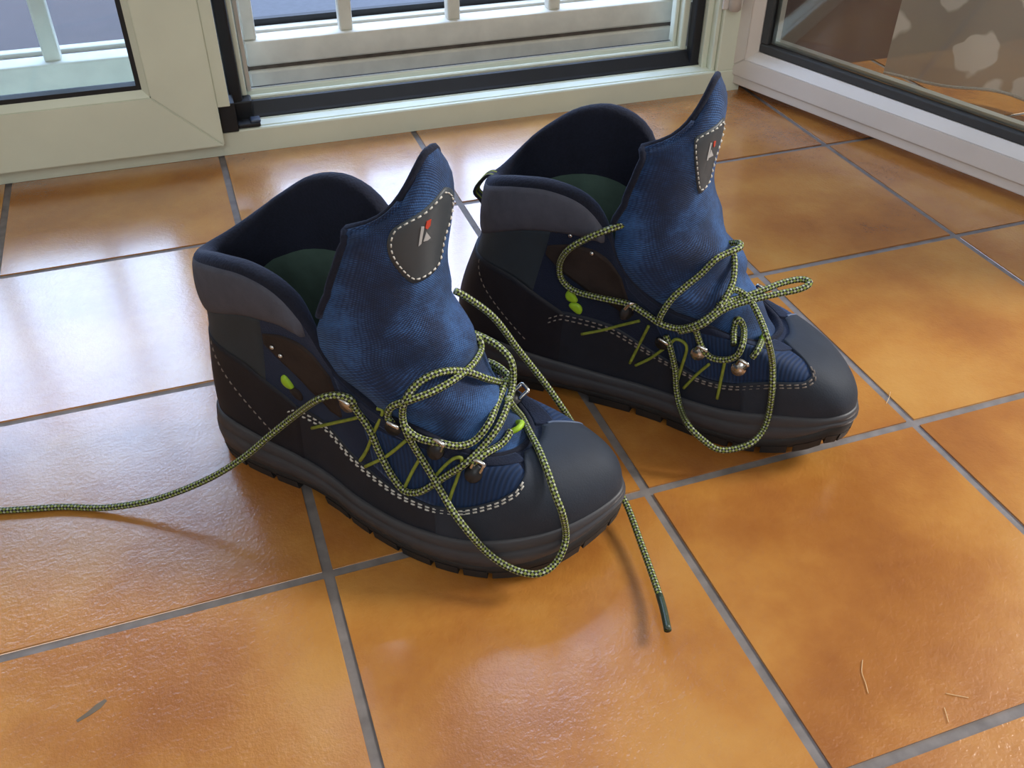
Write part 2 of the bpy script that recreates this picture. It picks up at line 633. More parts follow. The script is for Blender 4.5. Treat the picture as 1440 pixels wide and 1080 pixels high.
# right jamb with its steps
box('weather_strip', (.6655, .026, .0300), (.6790, .044, 2.15), 'black_rubber', wroot, .003)
box('jamb_step', (.6790, .018, .0300), (.6880, .050, 2.15), 'cream', wroot, .0015)
box('jamb_step', (.6880, .006, .0300), (.6945, .050, 2.15), 'cream', wroot, .0015)
box('jamb', (.6950, .0005, .0300), (.7350, .060, 2.15), 'cream', wroot, .002)
box('inner_bead', (.6555, .044, .0500), (.6655, .066, 2.15), 'cream', wroot, .002)
box('inner_bead', (.6490, .056, .0500), (.6550, .070, 2.15), 'cream', wroot, .002)
box('head_rail', (-.74, .0, 2.15), (.735, .06, 2.22), 'cream', wroot, .002)
box('jamb', (-.74, .0005, .0300), (-.700, .060, 2.15), 'cream', wroot, .002)
# hinge on the right jamb, only its lower end shows
hg = empty('hinge', (0, 0, 0), 0, wroot)
bm = bmesh.new()
bmesh.ops.create_cone(bm, segments=20, radius1=.0085, radius2=.0085, depth=.075, cap_ends=True)
bmesh.ops.bevel(bm, geom=[e for e in bm.edges if abs(e.verts[0].co.z - e.verts[1].co.z) < 1e-6], offset=.002, segments=2, affect='EDGES')
bmesh.ops.translate(bm, verts=bm.verts, vec=(.7040, -.0085, .155))
me = bpy.data.meshes.new('hinge_barrel')
bm.to_mesh(me)
bm.free()
link('hinge_barrel', me, 'white', hg, True)
box('hinge_leaf', (.6890, -.0035, .118), (.7200, .0010, .192), 'white', hg, .0015)


# ------------------------------------------------------------------ glazed leaves
def leaf(name, length, z0, zb, height, inset_l, inset_r, mat, parent_loc, rz, side, glass_d=.026, thick=.052, bead=.011, bd=.011, lip=True):
    """leaf in its own axes: s along from the hinge, d depth behind the face looked at, z up"""
    r = empty(name, parent_loc, rz)
    tag(r, kind='structure')
    s0, s1 = 0.0, length

    def P(s, d, z):
        return (s, d * side, z)

    def bar(nm, a, b, m, bev, par=r):
        lo = [min(a[i], b[i]) for i in range(3)]
        hi = [max(a[i], b[i]) for i in range(3)]
        return box(nm, lo, hi, m, par, bev)
    zt = height
    gl = inset_l
    gr = length - inset_r
    # stiles run through, rails between them
    g_ = .00025   # hairline mitre joint

    def mitred(nm, poly):
        bm_ = bmesh.new()
        fr = [bm_.verts.new(P(s_, 0, z_)) for s_, z_ in poly]
        bk = [bm_.verts.new(P(s_, thick, z_)) for s_, z_ in poly]
        m_ = len(poly)
        bm_.faces.new(fr)
        bm_.faces.new(bk[::-1])
        for i_ in range(m_):
            bm_.faces.new((fr[i_], bk[i_], bk[(i_ + 1) % m_], fr[(i_ + 1) % m_]))
        bmesh.ops.recalc_face_normals(bm_, faces=bm_.faces)
        bmesh.ops.bevel(bm_, geom=bm_.edges[:], offset=.0012, segments=2, affect='EDGES')
        me_ = bpy.data.meshes.new(nm)
        bm_.to_mesh(me_)
        bm_.free()
        link(nm, me_, mat, r)
    zh = zt - .06
    mitred('stile', [(s0, z0 + g_), (gl, zb + g_), (gl, zh - g_), (s0, zt - g_)])
    mitred('stile', [(s1, z0 + g_), (gr, zb + g_), (gr, zh - g_), (s1, zt - g_)])
    mitred('bottom_rail', [(s0, z0), (s1, z0), (gr, zb), (gl, zb)])
    mitred('top_rail', [(s0, zt), (s1, zt), (gr, zh), (gl, zh)])
    # bevelled glazing beads, mitred
    ze = zt - .06

    def beadpiece(pts):
        vs = [P(*p) for p in pts]
        pyd('glazing_bead', vs, [(0, 1, 2, 3), (4, 7, 6, 5), (0, 4, 5, 1), (1, 5, 6, 2), (2, 6, 7, 3), (3, 7, 4, 0)], mat, r, False)
    o = .0006
    b0, g0 = o, bd

    def mitre(sa, za, sb, zb_, ns, nz, ia, ib):
        # outer edge a-b on the face, inner edge set in by the bead width and down to the glass
        pa, pb = (sa, b0, za), (sb, b0, zb_)
        qa = (sa + ns * bead + ia[0] * bead, g0, za + nz * bead + ia[1] * bead)
        qb = (sb + ns * bead + ib[0] * bead, g0, zb_ + nz * bead + ib[1] * bead)
        deep = glass_d - .002
        beadpiece([pa, pb, qb, qa, (pa[0], deep, pa[2]), (pb[0], deep, pb[2]), (qb[0], deep, qb[2]), (qa[0], deep, qa[2])])
    mitre(gl, zb, gr, zb, 0, 1, (1, 0), (-1, 0))
    mitre(gl, ze, gr, ze, 0, -1, (1, 0), (-1, 0))
    mitre(gl, zb, gl, ze, 1, 0, (0, 1), (0, -1))
    mitre(gr, zb, gr, ze, -1, 0, (0, 1), (0, -1))
    return r, P, bar, gl + bead, gr - bead, zb + bead, ze - bead


# closed leaf on the left; its face stands 20 mm proud of the threshold
lo = WO + Matrix.Rotation(WA, 3, 'Z') @ Vector((-.700, -.020, 0))
r1, P1, bar1, gl, gr, gb, gt = leaf('door_1', .7035, .0215, .0920, 2.13, .070, .0735, 'cream', lo, WA, 1, bead=.0075, bd=.008)
gk = .0055
bar1('gasket', P1(gl, .0085, gb), P1(gr, .0240, gb + gk), 'black_rubber', 0)
bar1('gasket', P1(gl, .0085, gt - gk), P1(gr, .0240, gt), 'black_rubber', 0)
bar1('gasket', P1(gl, .0085, gb + gk), P1(gl + gk, .0240, gt - gk), 'black_rubber', 0)
bar1('gasket', P1(gr - gk, .0085, gb + gk), P1(gr, .0240, gt - gk), 'black_rubber', 0)
bar1('glass_pane', P1(gl + .002, .0175, gb + .002), P1(gr - .002, .0215, gt - .002), 'glass', 0)
bar1('meeting_strip', P1(.7035, .004, .0690), P1(.7185, .012, 2.13), 'cream', .001)

# open leaf on the right, swung into the room
DA = R(-71.12)
D0 = Vector((0.7199, 0.7184, 0)) - Vector((math.cos(DA), math.sin(DA), 0)) * .008
r2, P2, bar2, gl, gr, gb, gt = leaf('door_2', .700, .0240, .0505, 2.13, .0400, .0700, 'white', D0, DA, 1, bead=.0115, bd=.012)
gk = .0125
for nm, a, b in (('gasket', (gl, .0125, gb), (gr, .0235, gb + gk)), ('gasket', (gl, .0125, gt - gk), (gr, .0235, gt)),
                 ('gasket', (gl, .0125, gb + gk), (gl + gk, .0235, gt - gk)), ('gasket', (gr - gk, .0125, gb + gk), (gr, .0235, gt - gk))):
    bar2(nm, P2(*a), P2(*b), 'grey_rubber', .002)
bar2('glass_pane', P2(gl + .004, .0180, gb + .004), P2(gr - .004, .0220, gt - .004), 'glass', 0)
bar2('spacer_bar', P2(gl + gk, .0225, gb + gk), P2(gr - gk, .0330, gb + gk + .006), 'alu', 0)
bar2('spacer_bar', P2(gl + gk, .0225, gb + gk + .006), P2(gl + gk + .006, .0330, gt - gk), 'alu', 0)
bar2('bottom_lip', P2(.002, .0030, .0105), P2(.698, .0480, .0240), 'white', .0015)

# ------------------------------------------------------------------ outside: grille gate and ground
gate = empty('grille_gate', WO + Matrix.Rotation(WA, 3, 'Z') @ Vector((.355, .10, 0)), WA)
tag(gate, 'worn cream metal grille gate behind the open doorway', 'gate')


def gbox(nm, u0, u1, v0, v1, z0, z1, m, bev=.0015, par=None):
    c = .355
    return box(nm, (u0 - c, v0 - .10, z0), (u1 - c, v1 - .10, z1), m, par or gate, bev)


gbox('bottom_rail', .052, .668, .100, .134, .0722, .1050, 'cream_worn', .003)
gbox('kick_panel', .052, .668, .098, .116, .0100, .0670, 'cream_worn', .003)
gbox('back_strip', .052, .668, .104, .128, .0660, .0730, 'rust', 0)
gbox('side_stile', .052, .070, .104, .134, .1050, 2.0, 'cream_worn', .003)
gbox('side_stile', .650, .668, .104, .134, .1050, 2.0, 'cream_worn', .003)
for u in (.1885, .3375, .4845, .632 - .06 * 0):
    if u < .63:
        gbox('bar', u - .009, u + .009, .108, .128, .104, 2.0, 'cream_worn', .003)
gbox('top_rail', .052, .668, .100, .134, 2.0, 2.04, 'cream_worn', .003)
gate2 = empty('grille_gate', WO + Matrix.Rotation(WA, 3, 'Z') @ Vector((-.36, .10, 0)), WA)
tag(gate2, 'cream metal grille gate seen through the closed left door glass', 'gate')


def hbox(nm, u0, u1, v0, v1, z0, z1, m, bev=.0015):
    c = -.36
    return box(nm, (u0 - c, v0 - .10, z0), (u1 - c, v1 - .10, z1), m, gate2, bev)


hbox('bottom_rail', -.70, .046, .100, .134, .0650, .1030, 'cream_worn', .003)
hbox('kick_panel', -.70, .046, .098, .116, .0100, .0620, 'cream_worn', .003)
hbox('side_stile', .022, .046, .104, .134, .1020, 2.0, 'cream_worn', .003)
hbox('side_stile', -.70, -.676, .104, .134, .1020, 2.0, 'cream_worn', .003)
for u in (-.032, -.179, -.326, -.473, -.60):
    if u != -.032:
        hbox('bar', u - .010, u + .010, .108, .128, .102, 2.0, 'cream_worn', .003)
hbox('top_rail', -.70, .046, .100, .134, 2.0, 2.04, 'cream_worn', .003)
# outer sill behind the gates and the street beyond
sill = empty('trim_2', WO + Matrix.Rotation(WA, 3, 'Z') @ Vector((0, .15, 0)), WA)
tag(sill, kind='structure')
box('sill_block', (-.74, -.012, .0), (.735, .034, .0880), 'rust', sill, .003)
box('sill_edge', (-.74, .034, .0), (.735, .052, .0930), 'cream_worn', sill, .003)
box('sill_line', (.06, -.014, .0860), (.735, .020, .0905), 'cream_worn', sill, .002)
box('sill_seal', (.06, .053, .0), (.735, .064, .1010), 'black_rubber', sill)
tag(box('ground_street', (-6, 1.02, -.16), (6, 7, -.06), 'street_red'), kind='structure')
tag(box('ground_pavement', (.06, .955, -.10), (2.2, 2.6, -.03), 'street_blue', None, .004), kind='structure')

# unseen slats added to hold back high sky light over the doorway
sky_slats = empty('trim_3', WO + Matrix.Rotation(WA, 3, 'Z') @ Vector((0, .08, 0)), WA)
tag(sky_slats, kind='structure')
for i in range(17):
    box('sky_block_slat', (-.72, -.004, 1.40 + i * .05), (.715, .006, 1.448 + i * .05), 'cream_worn', sky_slats, .003, 1)
tag(box('sky_block_wall', (-1.27, 1.0, -.1), (-1.15, 1.75, 2.45), 'facade'), kind='structure')  # unseen wall added to cut sky light from the far left
tag(box('wall_across_street', (-9, 7, -.2), (9, 7.3, 3.0), 'facade'), kind='structure')
tag(box('sky_block_slab', (-3, 1.0, 2.45), (3, 1.75, 2.6), 'wall'), kind='structure')  # slab added out of view to shade the ground outside

# ------------------------------------------------------------------ sheer curtain behind the open leaf
cx0, cy0, cdx, cdy = .949, .655, .605, -.796
vs, fs, nu, nz = [], [], 44, 30
for i in range(nu + 1):
    for j in range(nz + 1):
        a = i / nu * .36
        z = lerp(.018, 2.15, (j / nz) ** 1.5)
        k = .010 * math.sin(a * 46) * (.5 + .5 * min(1, z)) + .004 * math.sin(a * 17 + z * 3)
        vs.append((a * cdx - k * cdy, a * cdy + k * cdx, z - .004 * math.sin(a * 31) * (1 - j / nz)))
for i in range(nu):
    for j in range(nz):
        p = i * (nz + 1) + j
        fs.append((p, p + 1, p + nz + 2, p + nz + 1))
cur = pyd('curtain', vs, fs, 'sheer')
cur.location = (cx0, cy0, 0)
ul = cur.data.uv_layers.new(name='UVMap')
for lp in cur.data.loops:
    i, j = divmod(lp.vertex_index, nz + 1)
    ul.data[lp.index].uv = (i / nu * .36, vs[lp.vertex_index][2])
tag(cur, 'sheer pale curtain with leaf pattern behind the open door glass', 'curtain')
hem = tube('hem', [Vector(vs[i * (nz + 1)]) for i in range(nu + 1)], .0022, 'sheer', cur, 6)
rod = tube('curtain_rod', [(-.06 * cdx, -.06 * cdy, 2.16), (.42 * cdx, .42 * cdy, 2.16)], .010, 'alu', cur, 10)


# ------------------------------------------------------------------ boots
# local axes: x from heel to toe, y to the boot's left (the looked-at side has y < 0), z up
OUT_LAT = [(0, 0), (.004, -.015), (.015, -.027), (.035, -.034), (.065, -.037), (.10, -.038), (.13, -.043), (.16, -.052), (.195, -.0585), (.225, -.060),
           (.255, -.056), (.28, -.047), (.305, -.031), (.322, -.011), (.333, .012), (.334, .028), (.325, .043), (.308, .0495), (.28, .050), (.25, .050),
           (.22, .046), (.185, .038), (.145, .035), (.10, .036), (.065, .037), (.035, .033), (.015, .026), (.004, .014)]
OUT_MED = [OUT_LAT[0]] + [(x, -y) for x, y in OUT_LAT[:0:-1]]
TOP = [(.014, 0, .178), (.022, -.020, .183), (.040, -.034, .191), (.065, -.044, .199), (.092, -.049, .203), (.118, -.052, .198), (.136, -.052, .180),
       (.152, -.049, .146), (.180, -.047, .122), (.212, -.043, .111), (.240, -.036, .100), (.258, -.025, .093), (.267, -.013, .090), (.271, -.003, .089),
       (.272, .006, .089), (.270, .014, .089), (.266, .021, .090), (.256, .029, .093), (.238, .036, .101), (.210, .042, .115), (.180, .045, .135),
       (.160, .047, .170), (.142, .049, .215), (.115, .049, .231), (.085, .048, .226), (.058, .044, .208), (.034, .034, .191), (.020, .018, .181)]
NST = 28
FEATHER = [(0, .046), (.04, .045), (.10, .037), (.15, .033), (.20, .033), (.25, .037), (.29, .045), (.32, .051), (.34, .055)]
SPRING = [(.24, 0), (.27, .001), (.29, .004), (.305, .009), (.32, .017), (.335, .027)]


def per(P, q):
    """periodic cubic through stations"""
    i = math.floor(q)
    t = q - i
    p0, p1, p2, p3 = (Vector(P[(i + k) % len(P)]) for k in (-1, 0, 1, 2))
    return 0.5 * ((2 * p1) + (-p0 + p2) * t + (2 * p0 - 5 * p1 + 4 * p2 - p3) * t * t + (-p0 + 3 * p1 - 3 * p2 + p3) * t ** 3)


class Shell:
    """the boot's outer skin: for each station q around the sole a curve from the sole edge (t = 0) up to the top line (t = 1)"""

    def __init__(s, out, top, seed):
        s.out, s.top, s.seed = out, top, seed
        s.cache = {}

    def normal2(s, q):
        a, b = per(s.out, q - .15), per(s.out, q + .15)
        d = (b - a).normalized()
        return Vector((d.y, -d.x)) if True else d

    def raw(s, q, t):
        o = per(s.out, q)
        n2 = s.normal2(q)
        out = Vector((-n2.x, -n2.y, 0)) if (n2.x * (o.x - .17) + n2.y * o.y) < 0 else Vector((n2.x, n2.y, 0))
        F = Vector((o.x, o.y, table(FEATHER, o.x) - .004)) - out * .0045
        T = per(s.top, q)
        toe = smooth(.235, .30, o.x)
        heel = smooth(.05, .0, o.x)
        h = T.z - F.z
        c1 = F + Vector((0, 0, h * lerp(.40, .62, toe))) + out * lerp(lerp(-.002, .002, heel), .005, toe)
        c2s = T + Vector((0, 0, -.38 * h)) + Vector((F.x - T.x, F.y - T.y, 0)) * .25 + out * lerp(-.007, -.002, heel)
        if heel > 0:
            c2s.x = lerp(c2s.x, T.x + .006, heel)
        c2t = T + Vector((F.x - T.x, F.y - T.y, 0)) * .60 + Vector((0, 0, .002))
        c2 = c2s.lerp(c2t, toe)
        u = 1 - t
        return F * u ** 3 + c1 * 3 * u * u * t + c2 * 3 * u * t * t + T * t ** 3

    def at(s, q, t, off=0.0):
        p = s.raw(q, t)
        if off:
            p = p + s.norm(q, t) * off
        return p

    def norm(s, q, t):
        e = .03
        a = s.raw(q + e, t) - s.raw(q - e, t)
        b = s.raw(q, min(1, t + e)) - s.raw(q, max(0, t - e))
        n = a.cross(b)
        n = n.normalized() if n.length > 1e-12 else Vector((0, 0, 1))
        c = Vector((.16, 0, .05)) if s.raw(q, t).x < .23 else Vector((.24, 0, .05))
        if n.dot(s.raw(q, t) - c) < 0:
            n = -n
        return n

    def patch(s, name, q0, q1, lo, hi, off, mat, parent, nq=40, ntt=12, bulge=0.0, thick=.0015):
        """a piece of leather laid on the skin between two boundary curves, with turned edges"""
        vs, fs = [], []
        W = ntt + 3
        for i in range(nq + 1):
            q = lerp(q0, q1, i / nq)
            a, b = lo(q), hi(q)
            ends = 0 if i in (0, nq) else 1
            row = [s.at(q, a, -thick)]
            for k in range(ntt + 1):
                u = k / ntt
                d = off + bulge * math.sin(math.pi * min(1, max(0, u))) ** .7
                row.append(s.at(q, lerp(a, b, u), d if ends else -thick))
            row.append(s.at(q, b, -thick))
            vs += row
        for i in range(nq):
            for k in range(W - 1):
                fs.append((i * W + k, i * W + k + 1, (i + 1) * W + k + 1, (i + 1) * W + k))
        return pyd(name, vs, fs, mat, parent)


def offset_outline(out, d, n=112):
    pts = []
    for i in range(n):
        q = i * NST / n
        o = per(out, q)
        a, b = per(out, q - .1), per(out, q + .1)
        t = (b - a).normalized()
        nn = Vector((t.y, -t.x))
        if nn.dot(o - Vector((.17, 0))) < 0:
            nn = -nn
        pts.append(o + nn * d)
    return pts


def rings(name, out, levels, mat, parent, cap_bottom=True, cap_top=True, n=112):
    """stack of outline rings: each level is (offset, function of x giving z)"""
    vs, fs = [], []
    for d, zf in levels:
        for p in offset_outline(out, d, n):
            vs.append((p.x, p.y, zf(p.x)))
    for j in range(len(levels) - 1):
        for i in range(n):
            k = (i + 1) % n
            fs.append((j * n + i, j * n + k, (j + 1) * n + k, (j + 1) * n + i))
    if cap_bottom:
        fs.append(tuple(range(n))[::-1])
    if cap_top:
        m = (len(levels) - 1) * n
        fs.append(tuple(range(m, m + n)))
    return pyd(name, vs, fs, mat, parent)


def dashes(name, pts, nrm, mat, parent, length=.0034, gap=.0022, r=.00062, lift=.0005):
    """stitches laid along a line on the skin, joined as one run of thread"""
    L = [0]
    for a, b in zip(pts, pts[1:]):
        L.append(L[-1] + (b - a).length)

    def pos(x):
        for i in range(len(pts) - 1):
            if x <= L[i + 1]:
                t = (x - L[i]) / max(1e-9, L[i + 1] - L[i])
                return pts[i].lerp(pts[i + 1], t), nrm[i].lerp(nrm[i + 1], t).normalized()
        return pts[-1], nrm[-1]
    vs, fs = [], []
    x = 0.0
    while x + length < L[-1]:
        a, na = pos(x)
        b, nb = pos(x + length)
        d = (b - a).normalized()
        s = d.cross(na).normalized()
        base = len(vs)
        for p, nn, k in ((a, na, -.2), (a.lerp(b, .2), na, 1), (a.lerp(b, .8), nb, 1), (b, nb, -.2)):
            vs += [p + s * r + nn * lift * .2, p + nn * (lift * .2 + (r + lift) * k), p - s * r + nn * lift * .2]
        for j in range(3):
            o = base + j * 3
            fs += [(o, o + 1, o + 4, o + 3), (o + 1, o + 2, o + 5, o + 4)]
        x += length + gap
    o = pyd(name, vs, fs, mat, parent)
    tag(o, kind='stuff')
    return o


def shell_line(sh, fq, n, off):
    P, N = [], []
    for i in range(n + 1):
        q, t = fq(i / n)
        P.append(sh.at(q, t, off))
        N.append(sh.norm(q, t))
    return P, N


TONGUE_C = [(0, .276, .080), (.10, .263, .092), (.22, .253, .110), (.34, .240, .130), (.46, .226, .153), (.58, .214, .180), (.70, .206, .210), (.82, .210, .246), (.92, .212, .274), (1, .207, .292)]
TONGUE_W = [(0, .014), (.1, .027), (.22, .038), (.34, .0465), (.5, .0485), (.7, .045), (.88, .043), (.95, .040), (1, .034)]
TONGUE_B = [(0, .004), (.1, .020), (.22, .048), (.34, .072), (.46, .094), (.56, .090), (.7, .062), (.85, .054), (1, .048)]
TONGUE_Z = [(0, .003), (.22, .006), (.4, .004), (.55, .0), (.7, .006), (.85, .020), (1, .044)]


def tongue_point(s, c, par, off=0.0):
    lean, seed = par['lean'], par['seed']
    C = [Vector((x, z, 0)) for _, x, z in TONGUE_C]
    S_ = [k[0] for k in TONGUE_C]
    for i in range(len(S_) - 1):
        if s <= S_[i + 1] + 1e-9:
            break
    t = (s - S_[i]) / (S_[i + 1] - S_[i])
    p0, p1, p2, p3 = C[max(i - 1, 0)], C[i], C[i + 1], C[min(i + 2, len(C) - 1)]
    p = 0.5 * ((2 * p1) + (-p0 + p2) * t + (2 * p0 - 5 * p1 + 4 * p2 - p3) * t * t + (-p0 + 3 * p1 - 3 * p2 + p3) * t ** 3)
    hw, bk, dz = table(TONGUE_W, s), table(TONGUE_B, s), table(TONGUE_Z, s)
    a = abs(c)
    x = p.x - bk * (1 - math.sqrt(max(0, 1 - (a * .985) ** 2.1)))
    y = hw * math.sin(c * math.pi / 2 * .98) if False else hw * c * (1.06 - .06 * a)
    z = p.y - dz * (.74 * smooth(.08, .92, a) + .26 * a ** 6)
    z -= .034 * smooth(.35, 1, c) * smooth(.72, 1, s)
    # soft folds where the tongue bends over the instep
    f = smooth(.18, .32, s) * (1 - smooth(.55, .68, s))
    wv = math.sin((s * 27 + c * 2.6 + seed)) * .0030 + math.sin(s * 41 - c * 4.6 + seed * 2) * .0018
    x += f * wv
    x += par.get('dx', 0)
    x += lean[0] * smooth(.4, 1, s)
    y += lean[1] * smooth(.4, 1, s)
    z += lean[2] * smooth(.4, 1, s)
    return Vector((x, y, z))


def tongue_norm(s, c, par):
    e = .01
    a = tongue_point(min(1, s + e), c, par) - tongue_point(max(0, s - e), c, par)
    b = tongue_point(s, min(1, c + e), par) - tongue_point(s, max(-1, c - e), par)
    n = a.cross(b)
    n.normalize()
    return n if n.x > -.2 and (n.x > 0 or n.dot(Vector((1, c * 2, .2))) > 0) else -n


def build_boot(par):
    root = empty('hiking_boot', (*par['pos'], 0), R(par['rot']))
    tag(root, par['label'], 'boot', 'pair of hiking boots')
    out, top = par['out'], par['top']
    sh = Shell(out, top, par['seed'])
    z0 = lambda x: table(SPRING, x)
    zf = lambda x: table(FEATHER, x)
    # sole -------------------------------------------------------------
    osz = lambda x: z0(x) + .006 + .004 * math.exp(-((x - .115) / .02) ** 2)
    sole = rings('outsole', out, [(-.006, osz), (-.002, osz), (-.0005, lambda x: z0(x) + .010), (-.001, lambda x: z0(x) + .015 + .004 * smooth(.25, .33, x))], 'outsole', root)
    # lugs round the rim
    q = 0.0
    k = 0
    while q < NST - .2:
        step = (.78, .95, .7)[k % 3]
        qa, qb = q + .05, q + step - .09
        xm = per(out, (qa + qb) / 2).x
        if not (.095 < xm < .128):
            vs = []
            for qq in (qa, (qa + qb) / 2, qb):
                o_ = per(out, qq)
                tt = (per(out, qq + .1) - per(out, qq - .1)).normalized()
                nn = Vector((tt.y, -tt.x))
                if nn.dot(o_ - Vector((.17, 0))) < 0:
                    nn = -nn
                for d, z in ((-.0005, z0(o_.x) + .0085), (-.0022, z0(o_.x) + .0002), (-.016, z0(o_.x) + .0002), (-.016, z0(o_.x) + .0085)):
                    p = o_ + nn * d
                    vs.append((p.x, p.y, z))
            fs = []
            for j in (0, 1):
                for m in range(4):
                    fs.append((j * 4 + m, j * 4 + (m + 1) % 4, j * 4 + 4 + (m + 1) % 4, j * 4 + 4 + m))
            fs += [(3, 2, 1, 0), (8, 9, 10, 11)]
            pyd('lug', vs, fs, 'outsole', sole, False)
        q += step
        k += 1
    ms = rings('midsole', out, [(-.004, lambda x: z0(x) + .013), (-.0002, lambda x: z0(x) + .0142 + .004 * smooth(.25, .33, x)),
                                (.0012, lambda x: lerp(z0(x) + .016, zf(x), .25)), (.0010, lambda x: lerp(z0(x) + .016, zf(x), .5)),
                                (-.0004, lambda x: lerp(z0(x) + .016, zf(x), .56)), (.0004, lambda x: lerp(z0(x) + .016, zf(x), .63)),
                                (-.0006, lambda x: lerp(z0(x) + .016, zf(x), .9)), (-.0022, lambda x: zf(x)),
                                (-.0055, lambda x: zf(x) - .0008), (-.010, lambda x: zf(x) - .006)], 'midsole', root)
    # slanted sculpted mark at the heel of the midsole
    # upper ------------------------------------------------------------
    nq, ntt = 112, 22
    vs, fs = [], []
    for i in range(nq):
        for j in range(ntt + 1):
            vs.append(sh.at(i * NST / nq, j / ntt))
    for i in range(nq):
        k = (i + 1) % nq
        for j in range(ntt):
            a = ntt + 1
            fs.append((i * a + j, k * a + j, k * a + j + 1, i * a + j + 1))
    upper = pyd('upper', vs, fs, 'navy', root)
    # lining: rolls over the top line and goes down inside
    def padw(q):
        qq = q % NST
        return .0066 if (qq < 5.6 or qq > 22.0) else (lerp(.0066, .0025, min(1, (qq - 5.6) / 1.2)) if qq < 14 else lerp(.0025, .0066, max(0, min(1, (qq - 20.6) / 1.4))))

    def inner(q, t):
        """t 0 at top line outside, 1 at the foot bed"""
        T = per(top, q)
        pw = padw(q)
        cx = max(.055, min(.20, T.x))
        ctr = Vector((cx, .002, T.z))
        d = ctr - T
        d.z = 0
        L = d.length
        d = d / L if L > 1e-6 else Vector((1, 0, 0))
        if t < .3:
            a = t / .3 * math.pi
            return T + d * pw * (1 - math.cos(a)) + Vector((0, 0, pw * .8 * math.sin(a)))
        u = (t - .3) / .7
        base = T + d * 2 * pw
        o = per(out, q)
        qx = max(.03, min(.25, o.x))
        foot = Vector((qx, o.y * .70, .052))
        if o.x > .25:
            foot.y = o.y * .5
        mid = base.lerp(foot, .5) + d * -.003
        return base * (1 - u) ** 2 + mid * 2 * u * (1 - u) + foot * u * u
    def inner_mesh(name, t0, t1, n, mat, qa=0, qb=NST, closed=True, off=0.0):
        vs, fs = [], []
        m = 112 if closed else 44
        for i in range(m if closed else m + 1):
            q = lerp(qa, qb, i / m)
            for j in range(n + 1):
                p = inner(q, lerp(t0, t1, j / n))
                if off:
                    p = p + (Vector((.13, 0, p.z)) - p).normalized() * off
                vs.append(p)
        for i in range(m):
            k = (i + 1) % m if closed else i + 1
            for j in range(n):
                fs.append((i * (n + 1) + j, k * (n + 1) + j, k * (n + 1) + j + 1, i * (n + 1) + j + 1))
        return pyd(name, vs, fs, mat, root)
    inner_mesh('lining', 0, 1, 26, 'lining')
    inner_mesh('heel_lining', .50, .985, 12, 'green_lining', 17.5, 31.5, False, .0012)
    ins = [per(out, i * NST / 80) for i in range(80)]
    pyd('insole', [(max(.02, min(.26, p.x)), p.y * .74, .053) for p in ins], [tuple(range(80))], 'green_lining', root, False)
    # overlays ---------------------------------------------------------
    toe_hi = [(9.0, .30), (9.6, .34), (10.2, .39), (10.8, .45), (11.3, .54), (11.7, .70), (12.0, .86), (12.4, .955), (15.8, .955), (16.2, .86), (16.6, .66), (17.1, .46), (18.2, .38), (19, .34)]
    rand_hi = [(4.2, .10), (4.6, .24), (5, .32), (6, .36), (7, .33), (8, .30), (9, .29), (10, .36), (10.8, .42)]
    rand_hi_f = [(28 - a, b) for a, b in rand_hi][::-1]
    sh.patch('side_rand', 4.2, 10.8, lambda q: .0, lambda q: table(rand_hi, q), .0010, 'rand', root, 48)
    sh.patch('side_rand', 17.2, 23.8, lambda q: .0, lambda q: table(rand_hi_f, q), .0010, 'rand', root, 48)
    sh.patch('toe_cap', 9.0, 19.0, lambda q: .0, lambda q: table(toe_hi, q), .0019, 'nubuck', root, 90, 18)
    cnt = [(-5.4, .30), (-4, .40), (-2, .52), (0, .58), (2, .52), (3.6, .44), (5.2, .30)]
    sh.patch('heel_counter', -5.4, 5.2, lambda q: .0, lambda q: table(cnt, q), .0014, 'counter', root, 70)
    clo = [(-6, .90), (-5, .84), (-3, .76), (-1, .68), (0, .67), (1, .68), (3, .74), (4.4, .80), (5.4, .86), (6.0, .93)]
    sh.patch('collar', -6, 6.0, lambda q: table(clo, q), lambda q: .998, .0008, 'collar', root, 90, 12, bulge=.0042)
    sh.patch('heel_panel', .9, 4.3, lambda q: table(cnt, q) - .01, lambda q: table(clo, q) + .01, .0007, 'teal', root, 30)
    # brown suede ankle strap with its hooks' backing
    sl = [(4.2, .66), (4.8, .58), (5.6, .52), (6.3, .52), (6.8, .60)]
    shh = [(4.2, .70), (4.8, .76), (5.6, .82), (6.3, .86), (6.8, .90)]
    sh.patch('ankle_strap', 4.2, 6.8, lambda q: table(sl, q), lambda q: table(shh, q), .0014, 'brown_suede', root, 30)
    # eyelet band along the throat, near and far side
    bl = lambda q: 1 - .10 - .05 * smooth(7, 9, q)
    sh.patch('eyelet_band', 6.9, 12.2, lambda q: bl(q), lambda q: .997, .0012, 'navy', root, 40)
    sh.patch('eyelet_band', 15.8, 21.1, lambda q: bl(28 - q), lambda q: .997, .0012, 'navy', root, 40)
    # ribbed textile quarter
    rl = [(7.4, .40), (8.2, .32), (9, .30), (10, .36), (10.8, .44), (11.3, .53), (11.7, .69), (11.9, .80)]
    rh = [(7.4, .78), (8.2, .82), (9, .84), (10, .84), (10.8, .85), (11.9, .86)]
    sh.patch('ribbed_panel', 7.4, 11.85, lambda q: table(rl, q), lambda q: table(rh, q), .0006, 'ribbed', root, 40)
    sh.patch('ribbed_panel', 16.15, 20.6, lambda q: table(rl, 28 - q), lambda q: table(rh, 28 - q), .0006, 'ribbed', root, 40)
    # stitching: double row along the rand and toe cap, single row on the collar edge
    def row(fn, d, n, mat, nm='stitching', off=.0022, **kw):
        P, N = shell_line(sh, lambda u: fn(u, d), n, off)
        dashes(nm, P, N, mat, root, **kw)
